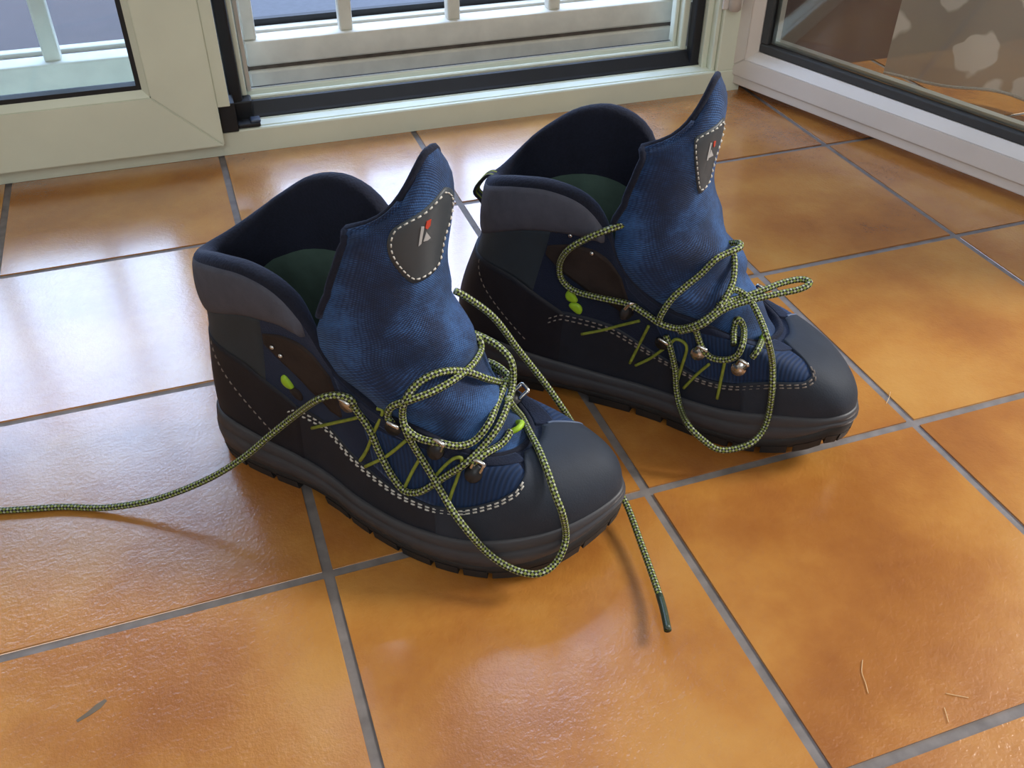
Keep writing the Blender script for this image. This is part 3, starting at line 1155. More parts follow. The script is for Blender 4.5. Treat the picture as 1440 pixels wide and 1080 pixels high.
    def rand_line(u, d):
        q = lerp(4.75, 10.0, u)
        return q, table(rand_hi, q) - d
    def toe_line(u, d):
        q = lerp(9.7, 11.6, u)
        return q, table(toe_hi, q) - d
    P, N = shell_line(sh, lambda u: (lerp(16.05, 17.3, u), table(toe_hi, lerp(16.05, 17.3, u)) + .012), 24, .0012)
    tube('piping', P, .0012, 'piping', root, 6)
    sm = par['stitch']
    row(lambda u, d: (lerp(1.9, 4.3, u), lerp(.50, .08, u ** .8) - d), 0, 40, 'stitch_dim', off=.0016, r=.0004)
    row(rand_line, .022, 70, sm, off=.0012)
    row(rand_line, .050, 70, sm, off=.0012)
    row(toe_line, .025, 30, sm, off=.0021)
    row(toe_line, .055, 30, sm, off=.0021)
    # tongue -----------------------------------------------------------
    ns, nc = 44, 28
    vs, fs = [], []
    for side in (0, 1):
        for i in range(ns + 1):
            for j in range(nc + 1):
                s, c = i / ns, -1 + 2 * j / nc
                p = tongue_point(s, c, par)
                n = tongue_norm(s, c, par)
                th = (.0035 + .005 * smooth(.5, .8, s)) * (1 - .8 * abs(c) ** 6) * (1 - .75 * smooth(.93, 1, s))
                if side:
                    p = p - n * th
                else:
                    p = p + n * th * .25
                vs.append(p)
    A = (ns + 1) * (nc + 1)
    wdt = nc + 1
    for i in range(ns):
        for j in range(nc):
            a, b, c, d = i * wdt + j, i * wdt + j + 1, (i + 1) * wdt + j + 1, (i + 1) * wdt + j
            fs += [(a, b, c, d), (A + d, A + c, A + b, A + a)]
    for i in range(ns):
        fs.append((i * wdt, (i + 1) * wdt, A + (i + 1) * wdt, A + i * wdt))
        fs.append((i * wdt + nc, A + i * wdt + nc, A + (i + 1) * wdt + nc, (i + 1) * wdt + nc))
    for j in range(nc):
        fs.append((ns * wdt + j, ns * wdt + j + 1, A + ns * wdt + j + 1, A + ns * wdt + j))
        fs.append((j, A + j, A + j + 1, j + 1))
    tg = pyd('tongue', vs, fs, 'tongue', root)
    ul = tg.data.uv_layers.new(name='UVMap')
    for lp in tg.data.loops:
        i, j = divmod(lp.vertex_index % A, wdt)
        ul.data[lp.index].uv = ((-1 + 2 * j / nc) * .058, i / ns * .27)
    # dark binding over the top edge and down the sides
    path = [tongue_point(lerp(.62, 1, i / 14), -1, par) for i in range(15)]
    path += [tongue_point(1, -1 + 2 * j / 24, par) for j in range(1, 24)]
    path += [tongue_point(lerp(1, .62, i / 14), 1, par) for i in range(15)]
    path = [p - tongue_norm(1, 0, par) * .0016 for p in path]
    tube('binding', path, .0026, 'lining', tg, 8)
    return root, sh, tg


def on_tongue(par, s, c, off):
    return tongue_point(s, c, par) + tongue_norm(s, c, par) * off


BOOTS = [
    dict(pos=(-.0451, .1819), rot=-45.2, out=OUT_LAT, top=TOP, seed=0.4, lean=(0, 0, 0), stitch='stitch',
         label='navy hiking boot nearest the camera with long lace trailing left'),
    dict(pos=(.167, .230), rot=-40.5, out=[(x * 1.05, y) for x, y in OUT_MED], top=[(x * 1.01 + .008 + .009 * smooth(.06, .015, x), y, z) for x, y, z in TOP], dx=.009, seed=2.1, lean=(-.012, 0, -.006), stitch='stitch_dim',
         label='navy hiking boot farther back beside the open white door'),
]
BUILT = [build_boot(p) for p in BOOTS]


FRONT_LACES = {
    'tail': [(0.1674, -0.0504, 0.1253), (0.1645, -0.0518, 0.1301), (0.1565, -0.056, 0.1328), (0.1444, -0.06, 0.1271), (0.1186, -0.0543, 0.1), (0.0977, -0.0601, 0.078), (0.0742, -0.0689, 0.053), (0.0477, -0.0826, 0.032), (0.0125, -0.1022, 0.014), (-0.0234, -0.1194, 0.0045), (-0.0542, -0.1323, 0.0032), (-0.0766, -0.1457, 0.0032), (-0.121, -0.1724, 0.0032)],
    'cross': [(0.1638, -0.0511, 0.1288), (0.1689, -0.0484, 0.1157), (0.1764, -0.0488, 0.1044), (0.1826, -0.0497, 0.0882), (0.1921, -0.0518, 0.0726), (0.2021, -0.0536, 0.0636), (0.2111, -0.0535, 0.0647), (0.2188, -0.0517, 0.0699), (0.2327, -0.045, 0.0834), (0.2437, -0.0409, 0.0943), (0.2499, -0.0291, 0.1011), (0.2557, -0.0163, 0.1114), (0.2547, 0.0007, 0.1173), (0.2516, 0.016, 0.1242), (0.2485, 0.02, 0.1392), (0.2384, 0.023, 0.1459), (0.2277, 0.024, 0.1489), (0.218, 0.024, 0.1506)],
    'upper': [(0.1955, -0.0491, 0.1177), (0.1917, -0.0484, 0.1224), (0.1964, -0.0485, 0.1327), (0.2088, -0.0444, 0.1396), (0.2197, -0.0347, 0.1435), (0.2278, -0.0199, 0.1462), (0.2304, -0.002, 0.1458), (0.2274, 0.016, 0.1446), (0.2244, 0.02, 0.1499), (0.2147, 0.022, 0.1538)],
    'droop': [(0.2491, 0.02, 0.1229), (0.2434, 0.014, 0.1246), (0.2401, -0.0007, 0.1369), (0.2296, -0.0115, 0.1469), (0.2196, -0.0263, 0.1526), (0.2097, -0.0378, 0.148), (0.2046, -0.0464, 0.1378), (0.2022, -0.0468, 0.124), (0.206, -0.049, 0.1142), (0.2099, -0.0471, 0.101), (0.2176, -0.0476, 0.0891), (0.2232, -0.0486, 0.0811), (0.2305, -0.0508, 0.0729), (0.2416, -0.0557, 0.0635), (0.2542, -0.0588, 0.0531), (0.2659, -0.0559, 0.036), (0.279, -0.0551, 0.028), (0.2929, -0.0528, 0.024), (0.3041, -0.0481, 0.024), (0.3104, -0.0388, 0.027), (0.3132, -0.0314, 0.036), (0.3125, -0.026, 0.046), (0.3109, -0.0306, 0.0691), (0.304, -0.0274, 0.0804), (0.2941, -0.0186, 0.0899), (0.2822, -0.0064, 0.0942), (0.2701, 0.006, 0.0942), (0.2565, 0.0211, 0.0922), (0.2557, 0.0086, 0.1111), (0.2536, 0.0042, 0.1211)],
    'mid': [(0.2026, -0.0481, 0.1196), (0.2086, -0.048, 0.1138), (0.2162, -0.0466, 0.1101), (0.2276, -0.0443, 0.1097), (0.2386, -0.0384, 0.1066), (0.2462, -0.0298, 0.1077), (0.2513, -0.0189, 0.1167), (0.2486, -0.002, 0.1196), (0.2465, 0.012, 0.1222), (0.2449, 0.022, 0.1238), (0.2353, 0.028, 0.1219), (0.2265, 0.03, 0.12)],
    'low': [(0.2489, -0.0394, 0.0959), (0.2544, -0.0297, 0.0996), (0.2578, -0.0195, 0.0983), (0.2603, -0.0127, 0.1001), (0.2606, -0.0057, 0.1024)],
    'side': [(0.2254, 0.03, 0.1247), (0.2331, 0.028, 0.1255), (0.2417, 0.024, 0.1256), (0.2485, 0.02, 0.1246)],
    'far_tail': [(0.2014, 0.03, 0.1768), (0.2088, 0.036, 0.1691), (0.2226, 0.046, 0.1513), (0.2356, 0.056, 0.1231), (0.2462, 0.062, 0.1039), (0.2581, 0.066, 0.0852), (0.2707, 0.068, 0.0663), (0.2742, 0.0871, 0.034), (0.3014, 0.0704, 0.022), (0.3197, 0.0547, 0.021), (0.3325, 0.0464, 0.014), (0.3517, 0.0221, 0.01), (0.3707, -0.0043, 0.009), (0.3847, -0.0257, 0.01), (0.3951, -0.0456, 0.012)],
}
FRONT_LINES = {
    'cord1': [(0.1172, -0.0367, 0.0745, -0.1641, -0.9859, -0.0313), (0.1412, -0.0415, 0.0922, -0.2496, -0.9673, -0.0457), (0.1634, -0.0456, 0.1083, -0.043, -0.9984, -0.0362), (0.1688, -0.046, 0.1132, -0.0168, -0.9981, -0.0591)],
    'cord2': [(0.1818, -0.0457, 0.1228, 0.421, -0.4095, 0.8094), (0.1858, -0.0453, 0.1209, 0.421, -0.4095, 0.8094), (0.1786, -0.0464, 0.1027, 0.0161, -0.9999, -0.0025), (0.1708, -0.0464, 0.0826, -0.0935, -0.994, 0.0567), (0.1631, -0.0469, 0.0685, 0.3684, -0.0115, 0.9296)],
    'cord3': [(0.1684, -0.0471, 0.0667, -0.133, -0.9884, 0.0727), (0.1876, -0.0473, 0.0849, 0.0374, -0.9908, 0.13), (0.2028, -0.045, 0.1035, 0.1221, -0.9925, 0.0024)],
    'cord4': [(0.2133, -0.0437, 0.0925, 0.1635, -0.9775, 0.1332), (0.2077, -0.0469, 0.0797, 0.0984, -0.97, 0.2223), (0.2021, -0.0507, 0.0638, -0.006, -0.9793, 0.2023)],
    'cord5': [(0.2223, -0.0456, 0.0768, 0.1831, -0.9415, 0.2831), (0.2287, -0.0413, 0.0871, 0.1977, -0.9539, 0.226), (0.2358, -0.039, 0.0959, 0.2457, -0.965, 0.0921), (0.2405, -0.0377, 0.0954, 0.3253, -0.9256, 0.1934), (0.239, -0.0408, 0.0824, 0.1296, -0.9444, 0.302), (0.2366, -0.0452, 0.0706, 0.1107, -0.9333, 0.3417), (0.2353, -0.0485, 0.0621, 0.1178, -0.9348, 0.3351)],
}
FRONT_POINTS = {
    'hook1': (0.1613, -0.0479, 0.1249, -0.0603, -0.9918, -0.1125),
    'hook2': (0.1953, -0.0454, 0.1159, 0.0721, -0.9915, -0.1083),
    'hook3': (0.2256, -0.041, 0.1055, 0.3676, 0.0064, 0.9299),
    'hook4': (0.2507, -0.035, 0.0909, 0.2874, -0.8351, 0.469),
    'eye': (0.2592, 0.0015, 0.1, 0.8866, 0.0222, 0.4621),
    'lime1': (0.1006, -0.0363, 0.1104, -0.0839, -0.9913, -0.101),
    'lime2': (0.1079, -0.0363, 0.1033, -0.121, -0.988, -0.0962),
    'strap1': (0.0992, -0.0421, 0.1448, -0.0904, -0.9846, -0.1494),
    'strap2': (0.1051, -0.0419, 0.1394, -0.0945, -0.9846, -0.1471),
}
FRONT_PATCH = {
    1.0: [(0.2142, -0.0003, 0.2702, 0.9991, -0.0311, -0.0299), (0.2139, 0.0042, 0.268, 0.9946, 0.1, -0.0287), (0.2133, 0.0085, 0.2646, 0.984, 0.1568, -0.0845), (0.2122, 0.0122, 0.2609, 0.9704, 0.2256, -0.0855), (0.2111, 0.0148, 0.2569, 0.9498, 0.3006, -0.0868), (0.2103, 0.016, 0.2529, 0.948, 0.2984, -0.1111), (0.2102, 0.0151, 0.2494, 0.9442, 0.3122, -0.1048), (0.2105, 0.0127, 0.2461, 0.9665, 0.2349, -0.1034), (0.2108, 0.0098, 0.2429, 0.978, 0.163, -0.1301), (0.2109, 0.0067, 0.2401, 0.9867, 0.0989, -0.1293), (0.2107, 0.0041, 0.2369, 0.9819, 0.0994, -0.1614), (0.2101, 0.0029, 0.2326, 0.9863, 0.0325, -0.1615), (0.2094, 0.0022, 0.2281, 0.9867, 0.033, -0.1595), (0.2087, 0.0017, 0.2237, 0.9918, 0.0337, -0.1236), (0.2083, 0.0007, 0.2199, 0.9918, 0.0337, -0.1236), (0.208, -0.0007, 0.2172, 0.9983, -0.0344, -0.0467), (0.2078, -0.0033, 0.2154, 0.9983, -0.0344, -0.0467), (0.2073, -0.0076, 0.2141, 0.9795, -0.1955, -0.0476), (0.2062, -0.0121, 0.2131, 0.958, -0.2825, -0.0486), (0.2046, -0.0165, 0.2126, 0.9273, -0.371, -0.05), (0.2028, -0.0202, 0.2126, 0.8867, -0.4595, -0.0514), (0.2012, -0.0228, 0.2137, 0.836, -0.5461, -0.0527), (0.1999, -0.0251, 0.2162, 0.7861, -0.6057, -0.1232), (0.1984, -0.0278, 0.2204, 0.727, -0.6697, -0.1513), (0.1971, -0.0304, 0.2254, 0.6552, -0.7414, -0.145), (0.1957, -0.0326, 0.2304, 0.6621, -0.7395, -0.1215), (0.1945, -0.0341, 0.2353, 0.5705, -0.8169, -0.0848), (0.194, -0.035, 0.2399, 0.582, -0.8073, -0.0976), (0.1941, -0.0354, 0.2443, 0.5759, -0.816, -0.0503), (0.1946, -0.035, 0.248, 0.5063, -0.8538, 0.121), (0.1953, -0.034, 0.2509, 0.4367, -0.8725, 0.219), (0.1961, -0.033, 0.2531, 0.4367, -0.8725, 0.219), (0.1977, -0.0318, 0.2551, 0.4367, -0.8725, 0.219), (0.2007, -0.0294, 0.2573, 0.535, -0.8233, 0.1897), (0.2043, -0.0263, 0.2595, 0.6264, -0.7618, 0.1651), (0.2077, -0.0223, 0.2617, 0.7843, -0.607, 0.128), (0.2104, -0.0177, 0.2637, 0.9042, -0.4269, -0.0092), (0.2121, -0.0133, 0.2657, 0.9413, -0.3371, -0.0176), (0.2133, -0.009, 0.2676, 0.9846, -0.1726, -0.0266), (0.2139, -0.0046, 0.2694, 0.9946, -0.1, -0.0287)],
    0.9: [(0.214, -0.0026, 0.2681, 0.9991, -0.0311, -0.0299), (0.214, 0.001, 0.2664, 0.9991, 0.0311, -0.0299), (0.2137, 0.0045, 0.2635, 0.9919, 0.0952, -0.084), (0.2132, 0.0069, 0.2607, 0.984, 0.1568, -0.0845), (0.2126, 0.0085, 0.2576, 0.982, 0.1562, -0.1066), (0.2122, 0.009, 0.2543, 0.982, 0.1562, -0.1066), (0.2119, 0.0085, 0.251, 0.9813, 0.1632, -0.1022), (0.2118, 0.0071, 0.2476, 0.9813, 0.1632, -0.1022), (0.2116, 0.0053, 0.2443, 0.9867, 0.0989, -0.1293), (0.2115, 0.003, 0.2414, 0.9911, 0.0322, -0.1293), (0.2111, 0.0009, 0.2384, 0.9863, 0.0325, -0.1615), (0.2105, -0.0, 0.2345, 0.9863, -0.0325, -0.1615), (0.2098, -0.0006, 0.2304, 0.9867, -0.033, -0.1595), (0.2092, -0.0009, 0.2264, 0.9867, -0.033, -0.1595), (0.2087, -0.0016, 0.2229, 0.9918, -0.0337, -0.1236), (0.2083, -0.0027, 0.2203, 0.9918, -0.0337, -0.1236), (0.2079, -0.0047, 0.2184, 0.9865, -0.1071, -0.1236), (0.2073, -0.0083, 0.2171, 0.9795, -0.1955, -0.0476), (0.2063, -0.0123, 0.2163, 0.958, -0.2825, -0.0486), (0.2048, -0.0163, 0.2158, 0.9273, -0.371, -0.05), (0.2032, -0.0197, 0.2159, 0.8925, -0.4332, -0.126), (0.202, -0.0222, 0.217, 0.8449, -0.5201, -0.1254), (0.2009, -0.0244, 0.2193, 0.7861, -0.6057, -0.1232), (0.1997, -0.027, 0.2231, 0.7963, -0.584, -0.1577), (0.1985, -0.0294, 0.2277, 0.7375, -0.6572, -0.1557), (0.1973, -0.0315, 0.2322, 0.6621, -0.7395, -0.1215), (0.1963, -0.033, 0.2367, 0.6669, -0.739, -0.0955), (0.1959, -0.0338, 0.2409, 0.582, -0.8073, -0.0976), (0.196, -0.0341, 0.2448, 0.5759, -0.816, -0.0503), (0.1965, -0.0338, 0.2481, 0.5063, -0.8538, 0.121), (0.1972, -0.033, 0.2509, 0.5063, -0.8538, 0.121), (0.1979, -0.0322, 0.2528, 0.4367, -0.8725, 0.219), (0.1992, -0.031, 0.2546, 0.535, -0.8233, 0.1897), (0.2019, -0.0288, 0.2565, 0.535, -0.8233, 0.1897), (0.205, -0.0259, 0.2584, 0.6264, -0.7618, 0.1651), (0.208, -0.0221, 0.2603, 0.8543, -0.5198, 0.0032), (0.2104, -0.0178, 0.262, 0.9042, -0.4269, -0.0092), (0.2119, -0.0139, 0.2638, 0.9413, -0.3371, -0.0176), (0.213, -0.0101, 0.2656, 0.9675, -0.2519, -0.0231), (0.2137, -0.0063, 0.2673, 0.9946, -0.1, -0.0287)],
    0.72: [(0.2135, -0.0063, 0.2641, 0.9919, -0.0952, -0.084), (0.2137, -0.0037, 0.2629, 0.9919, -0.0952, -0.084), (0.2136, -0.0014, 0.2608, 0.996, -0.031, -0.0842), (0.2135, 0.0001, 0.2588, 0.9939, 0.0313, -0.1055), (0.2132, 0.0011, 0.2565, 0.9939, 0.0313, -0.1055), (0.2129, 0.0013, 0.254, 0.9939, 0.0313, -0.1055), (0.2126, 0.001, 0.2513, 0.9943, 0.0318, -0.1015), (0.2124, 0.0002, 0.2484, 0.9943, 0.0318, -0.1015), (0.2121, -0.0009, 0.2456, 0.9943, -0.0318, -0.1015), (0.2117, -0.0024, 0.2431, 0.9911, -0.0322, -0.1293), (0.2113, -0.0038, 0.2405, 0.9867, -0.0989, -0.1293), (0.2108, -0.0045, 0.2374, 0.9819, -0.0994, -0.1614), (0.2102, -0.0049, 0.2341, 0.9819, -0.0994, -0.1614), (0.2097, -0.0052, 0.231, 0.9819, -0.1024, -0.1594), (0.2092, -0.0055, 0.2281, 0.9819, -0.1024, -0.1594), (0.2087, -0.0062, 0.2259, 0.9819, -0.1024, -0.1594), (0.2083, -0.0075, 0.2242, 0.9754, -0.1821, -0.124), (0.2076, -0.0102, 0.223, 0.9754, -0.1821, -0.124), (0.2067, -0.0132, 0.2222, 0.9568, -0.2626, -0.1248), (0.2056, -0.0163, 0.2218, 0.9295, -0.3468, -0.1256), (0.2044, -0.0191, 0.2219, 0.8925, -0.4332, -0.126), (0.2035, -0.0212, 0.2229, 0.8529, -0.4966, -0.161), (0.2027, -0.0232, 0.2248, 0.8529, -0.4966, -0.161), (0.2018, -0.0254, 0.228, 0.8059, -0.5695, -0.162), (0.201, -0.0275, 0.2317, 0.7443, -0.6552, -0.1297), (0.2001, -0.0293, 0.2354, 0.7443, -0.6552, -0.1297), (0.1994, -0.0306, 0.239, 0.6669, -0.739, -0.0955), (0.1991, -0.0313, 0.2424, 0.6793, -0.7258, -0.1087), (0.1992, -0.0317, 0.2456, 0.6756, -0.7341, -0.0683), (0.1996, -0.0315, 0.2483, 0.6756, -0.7341, -0.0683), (0.2002, -0.031, 0.2506, 0.615, -0.7846, 0.0782), (0.2008, -0.0304, 0.2521, 0.615, -0.7846, 0.0782), (0.2019, -0.0294, 0.2535, 0.615, -0.7846, 0.0782), (0.2039, -0.0274, 0.2549, 0.71, -0.7027, 0.0453), (0.2062, -0.0247, 0.2563, 0.7898, -0.613, 0.0208), (0.2084, -0.0215, 0.2576, 0.8543, -0.5198, 0.0032), (0.2102, -0.0178, 0.2589, 0.9201, -0.3817, -0.0876), (0.2115, -0.0147, 0.2603, 0.9497, -0.3009, -0.0867), (0.2124, -0.0118, 0.2618, 0.9704, -0.2257, -0.0855), (0.2131, -0.009, 0.2633, 0.984, -0.1568, -0.0845)],
    0.5: [(0.2125, -0.0102, 0.2588, 0.9704, -0.2257, -0.0855), (0.2127, -0.0085, 0.2581, 0.982, -0.1562, -0.1066), (0.2128, -0.0071, 0.2567, 0.982, -0.1562, -0.1066), (0.2127, -0.0062, 0.2554, 0.9898, -0.0954, -0.1056), (0.2126, -0.0057, 0.2539, 0.9898, -0.0954, -0.1056), (0.2124, -0.0056, 0.2522, 0.9898, -0.0954, -0.1056), (0.2122, -0.0058, 0.2503, 0.99, -0.0983, -0.1015), (0.212, -0.0062, 0.2482, 0.99, -0.0983, -0.1015), (0.2117, -0.0069, 0.2462, 0.9813, -0.1632, -0.1022), (0.2113, -0.0078, 0.2444, 0.978, -0.163, -0.1301), (0.211, -0.0086, 0.2425, 0.978, -0.163, -0.1301), (0.2106, -0.0091, 0.2404, 0.978, -0.163, -0.1301), (0.2102, -0.0094, 0.2382, 0.978, -0.163, -0.1301), (0.2099, -0.0096, 0.236, 0.9732, -0.1632, -0.1621), (0.2095, -0.0098, 0.234, 0.9732, -0.1632, -0.1621), (0.2092, -0.0102, 0.2324, 0.9732, -0.1632, -0.1621), (0.2088, -0.011, 0.2312, 0.9583, -0.2344, -0.1633), (0.2082, -0.0126, 0.2302, 0.956, -0.2452, -0.1608), (0.2075, -0.0145, 0.2296, 0.9316, -0.3255, -0.1617), (0.2067, -0.0167, 0.2293, 0.9316, -0.3255, -0.1617), (0.2059, -0.0186, 0.2294, 0.9038, -0.3948, -0.1654), (0.2054, -0.0202, 0.2301, 0.9038, -0.3948, -0.1654), (0.2049, -0.0216, 0.2315, 0.861, -0.4812, -0.1649), (0.2044, -0.0233, 0.2337, 0.8669, -0.4798, -0.1352), (0.2038, -0.0248, 0.2363, 0.8123, -0.5677, -0.1339), (0.2032, -0.0262, 0.2389, 0.8165, -0.5677, -0.1053), (0.2028, -0.0272, 0.2415, 0.7488, -0.6549, -0.102), (0.2026, -0.0278, 0.2439, 0.7607, -0.639, -0.1144), (0.2027, -0.0281, 0.2461, 0.7607, -0.639, -0.1144), (0.203, -0.028, 0.2481, 0.7591, -0.6462, -0.0792), (0.2034, -0.0277, 0.2497, 0.7591, -0.6462, -0.0792), (0.2039, -0.0273, 0.2508, 0.7591, -0.6462, -0.0792), (0.2046, -0.0266, 0.2517, 0.7591, -0.6462, -0.0792), (0.2058, -0.0249, 0.2525, 0.8267, -0.5562, -0.085), (0.2073, -0.0228, 0.2533, 0.8798, -0.4673, -0.0874), (0.2087, -0.0203, 0.2541, 0.8798, -0.4673, -0.0874), (0.2099, -0.0177, 0.2549, 0.9201, -0.3817, -0.0876), (0.2108, -0.0155, 0.2559, 0.9497, -0.3009, -0.0867), (0.2115, -0.0136, 0.257, 0.9497, -0.3009, -0.0867), (0.2121, -0.0118, 0.2582, 0.9704, -0.2257, -0.0855)],
    0.25: [(0.2109, -0.0139, 0.2524, 0.9479, -0.2987, -0.111), (0.2111, -0.0132, 0.2521, 0.9685, -0.2243, -0.1086), (0.2111, -0.0126, 0.2514, 0.9685, -0.2243, -0.1086), (0.2112, -0.0122, 0.2508, 0.9685, -0.2243, -0.1086), (0.2111, -0.012, 0.2501, 0.9665, -0.2349, -0.1034), (0.211, -0.0119, 0.2492, 0.9665, -0.2349, -0.1034), (0.2109, -0.012, 0.2482, 0.9665, -0.2349, -0.1034), (0.2108, -0.0122, 0.2472, 0.9665, -0.2349, -0.1034), (0.2106, -0.0125, 0.2461, 0.9665, -0.2349, -0.1034), (0.2104, -0.0128, 0.2452, 0.9665, -0.2349, -0.1034), (0.2102, -0.0132, 0.2443, 0.9665, -0.2349, -0.1034), (0.21, -0.0135, 0.2432, 0.9632, -0.2343, -0.1316), (0.2098, -0.0136, 0.2421, 0.9408, -0.3116, -0.1333), (0.2096, -0.0137, 0.241, 0.9408, -0.3116, -0.1333), (0.2095, -0.0139, 0.2401, 0.9408, -0.3116, -0.1333), (0.2093, -0.014, 0.2393, 0.9408, -0.3116, -0.1333), (0.2091, -0.0144, 0.2387, 0.9408, -0.3116, -0.1333), (0.2088, -0.0151, 0.2382, 0.9408, -0.3116, -0.1333), (0.2084, -0.0161, 0.2378, 0.9408, -0.3116, -0.1333), (0.208, -0.0171, 0.2376, 0.9092, -0.3939, -0.1348), (0.2076, -0.0181, 0.2377, 0.9092, -0.3939, -0.1348), (0.2073, -0.0189, 0.238, 0.9092, -0.3939, -0.1348), (0.2071, -0.0196, 0.2387, 0.9092, -0.3939, -0.1348), (0.2069, -0.0205, 0.2398, 0.8669, -0.4798, -0.1352), (0.2066, -0.0213, 0.2411, 0.8707, -0.4802, -0.1063), (0.2064, -0.022, 0.2425, 0.8707, -0.4802, -0.1063), (0.2062, -0.0227, 0.2438, 0.8707, -0.4802, -0.1063), (0.2061, -0.023, 0.2451, 0.8707, -0.4802, -0.1063), (0.2062, -0.0232, 0.2462, 0.8788, -0.4629, -0.1156), (0.2063, -0.0232, 0.2472, 0.8788, -0.4629, -0.1156), (0.2065, -0.023, 0.248, 0.8788, -0.4629, -0.1156), (0.2067, -0.0228, 0.2485, 0.8788, -0.4629, -0.1156), (0.207, -0.0223, 0.2489, 0.8788, -0.4629, -0.1156), (0.2076, -0.0214, 0.2492, 0.8788, -0.4629, -0.1156), (0.2082, -0.0202, 0.2496, 0.8788, -0.4629, -0.1156), (0.2089, -0.0188, 0.2499, 0.9186, -0.3785, -0.1136), (0.2095, -0.0174, 0.2503, 0.9186, -0.3785, -0.1136), (0.2099, -0.0164, 0.2508, 0.9479, -0.2987, -0.111), (0.2103, -0.0154, 0.2513, 0.9479, -0.2987, -0.111), (0.2106, -0.0146, 0.252, 0.9479, -0.2987, -0.111)],
    0.0: [(0.209, -0.0172, 0.2456, 0.9127, -0.3946, -0.1059), (0.209, -0.0172, 0.2456, 0.9127, -0.3946, -0.1059), (0.209, -0.0172, 0.2456, 0.9127, -0.3946, -0.1059), (0.209, -0.0172, 0.2456, 0.9127, -0.3946, -0.1059), (0.209, -0.0172, 0.2456, 0.9127, -0.3946, -0.1059), (0.209, -0.0172, 0.2456, 0.9127, -0.3946, -0.1059), (0.209, -0.0172, 0.2456, 0.9127, -0.3946, -0.1059), (0.209, -0.0172, 0.2456, 0.9127, -0.3946, -0.1059), (0.209, -0.0172, 0.2456, 0.9127, -0.3946, -0.1059), (0.209, -0.0172, 0.2456, 0.9127, -0.3946, -0.1059), (0.209, -0.0172, 0.2456, 0.9127, -0.3946, -0.1059), (0.209, -0.0172, 0.2456, 0.9127, -0.3946, -0.1059), (0.209, -0.0172, 0.2456, 0.9127, -0.3946, -0.1059), (0.209, -0.0172, 0.2456, 0.9127, -0.3946, -0.1059), (0.209, -0.0172, 0.2456, 0.9127, -0.3946, -0.1059), (0.209, -0.0172, 0.2456, 0.9127, -0.3946, -0.1059), (0.209, -0.0172, 0.2456, 0.9127, -0.3946, -0.1059), (0.209, -0.0172, 0.2456, 0.9127, -0.3946, -0.1059), (0.209, -0.0172, 0.2456, 0.9127, -0.3946, -0.1059), (0.209, -0.0172, 0.2456, 0.9127, -0.3946, -0.1059), (0.209, -0.0172, 0.2456, 0.9127, -0.3946, -0.1059), (0.209, -0.0172, 0.2456, 0.9127, -0.3946, -0.1059), (0.209, -0.0172, 0.2456, 0.9127, -0.3946, -0.1059), (0.209, -0.0172, 0.2456, 0.9127, -0.3946, -0.1059), (0.209, -0.0172, 0.2456, 0.9127, -0.3946, -0.1059), (0.209, -0.0172, 0.2456, 0.9127, -0.3946, -0.1059), (0.209, -0.0172, 0.2456, 0.9127, -0.3946, -0.1059), (0.209, -0.0172, 0.2456, 0.9127, -0.3946, -0.1059), (0.209, -0.0172, 0.2456, 0.9127, -0.3946, -0.1059), (0.209, -0.0172, 0.2456, 0.9127, -0.3946, -0.1059), (0.209, -0.0172, 0.2456, 0.9127, -0.3946, -0.1059), (0.209, -0.0172, 0.2456, 0.9127, -0.3946, -0.1059), (0.209, -0.0172, 0.2456, 0.9127, -0.3946, -0.1059), (0.209, -0.0172, 0.2456, 0.9127, -0.3946, -0.1059), (0.209, -0.0172, 0.2456, 0.9127, -0.3946, -0.1059), (0.209, -0.0172, 0.2456, 0.9127, -0.3946, -0.1059), (0.209, -0.0172, 0.2456, 0.9127, -0.3946, -0.1059), (0.209, -0.0172, 0.2456, 0.9127, -0.3946, -0.1059), (0.209, -0.0172, 0.2456, 0.9127, -0.3946, -0.1059), (0.209, -0.0172, 0.2456, 0.9127, -0.3946, -0.1059)],
}
FRONT_LOGO = {
    'print_grey': [[(0.2083, -0.0209, 0.2538, 0.8798, -0.4673, -0.0874), (0.2091, -0.0192, 0.2532, 0.9186, -0.3785, -0.1136), (0.2072, -0.0203, 0.242, 0.8707, -0.4802, -0.1063), (0.2062, -0.0219, 0.2408, 0.8707, -0.4802, -0.1063)], [(0.2093, -0.0175, 0.2489, 0.9186, -0.3785, -0.1136), (0.2098, -0.0141, 0.2434, 0.9442, -0.3124, -0.1048), (0.209, -0.0164, 0.2426, 0.9442, -0.3124, -0.1048), (0.2079, -0.019, 0.2429, 0.9127, -0.3946, -0.1059)]],
    'print_red': [[(0.2101, -0.0176, 0.256, 0.9201, -0.3817, -0.0876), (0.2111, -0.0145, 0.2562, 0.9497, -0.3009, -0.0867), (0.2105, -0.015, 0.2521, 0.9479, -0.2987, -0.111), (0.2097, -0.0169, 0.2504, 0.9186, -0.3785, -0.1136), (0.2093, -0.0184, 0.252, 0.9186, -0.3785, -0.1136)]],
}
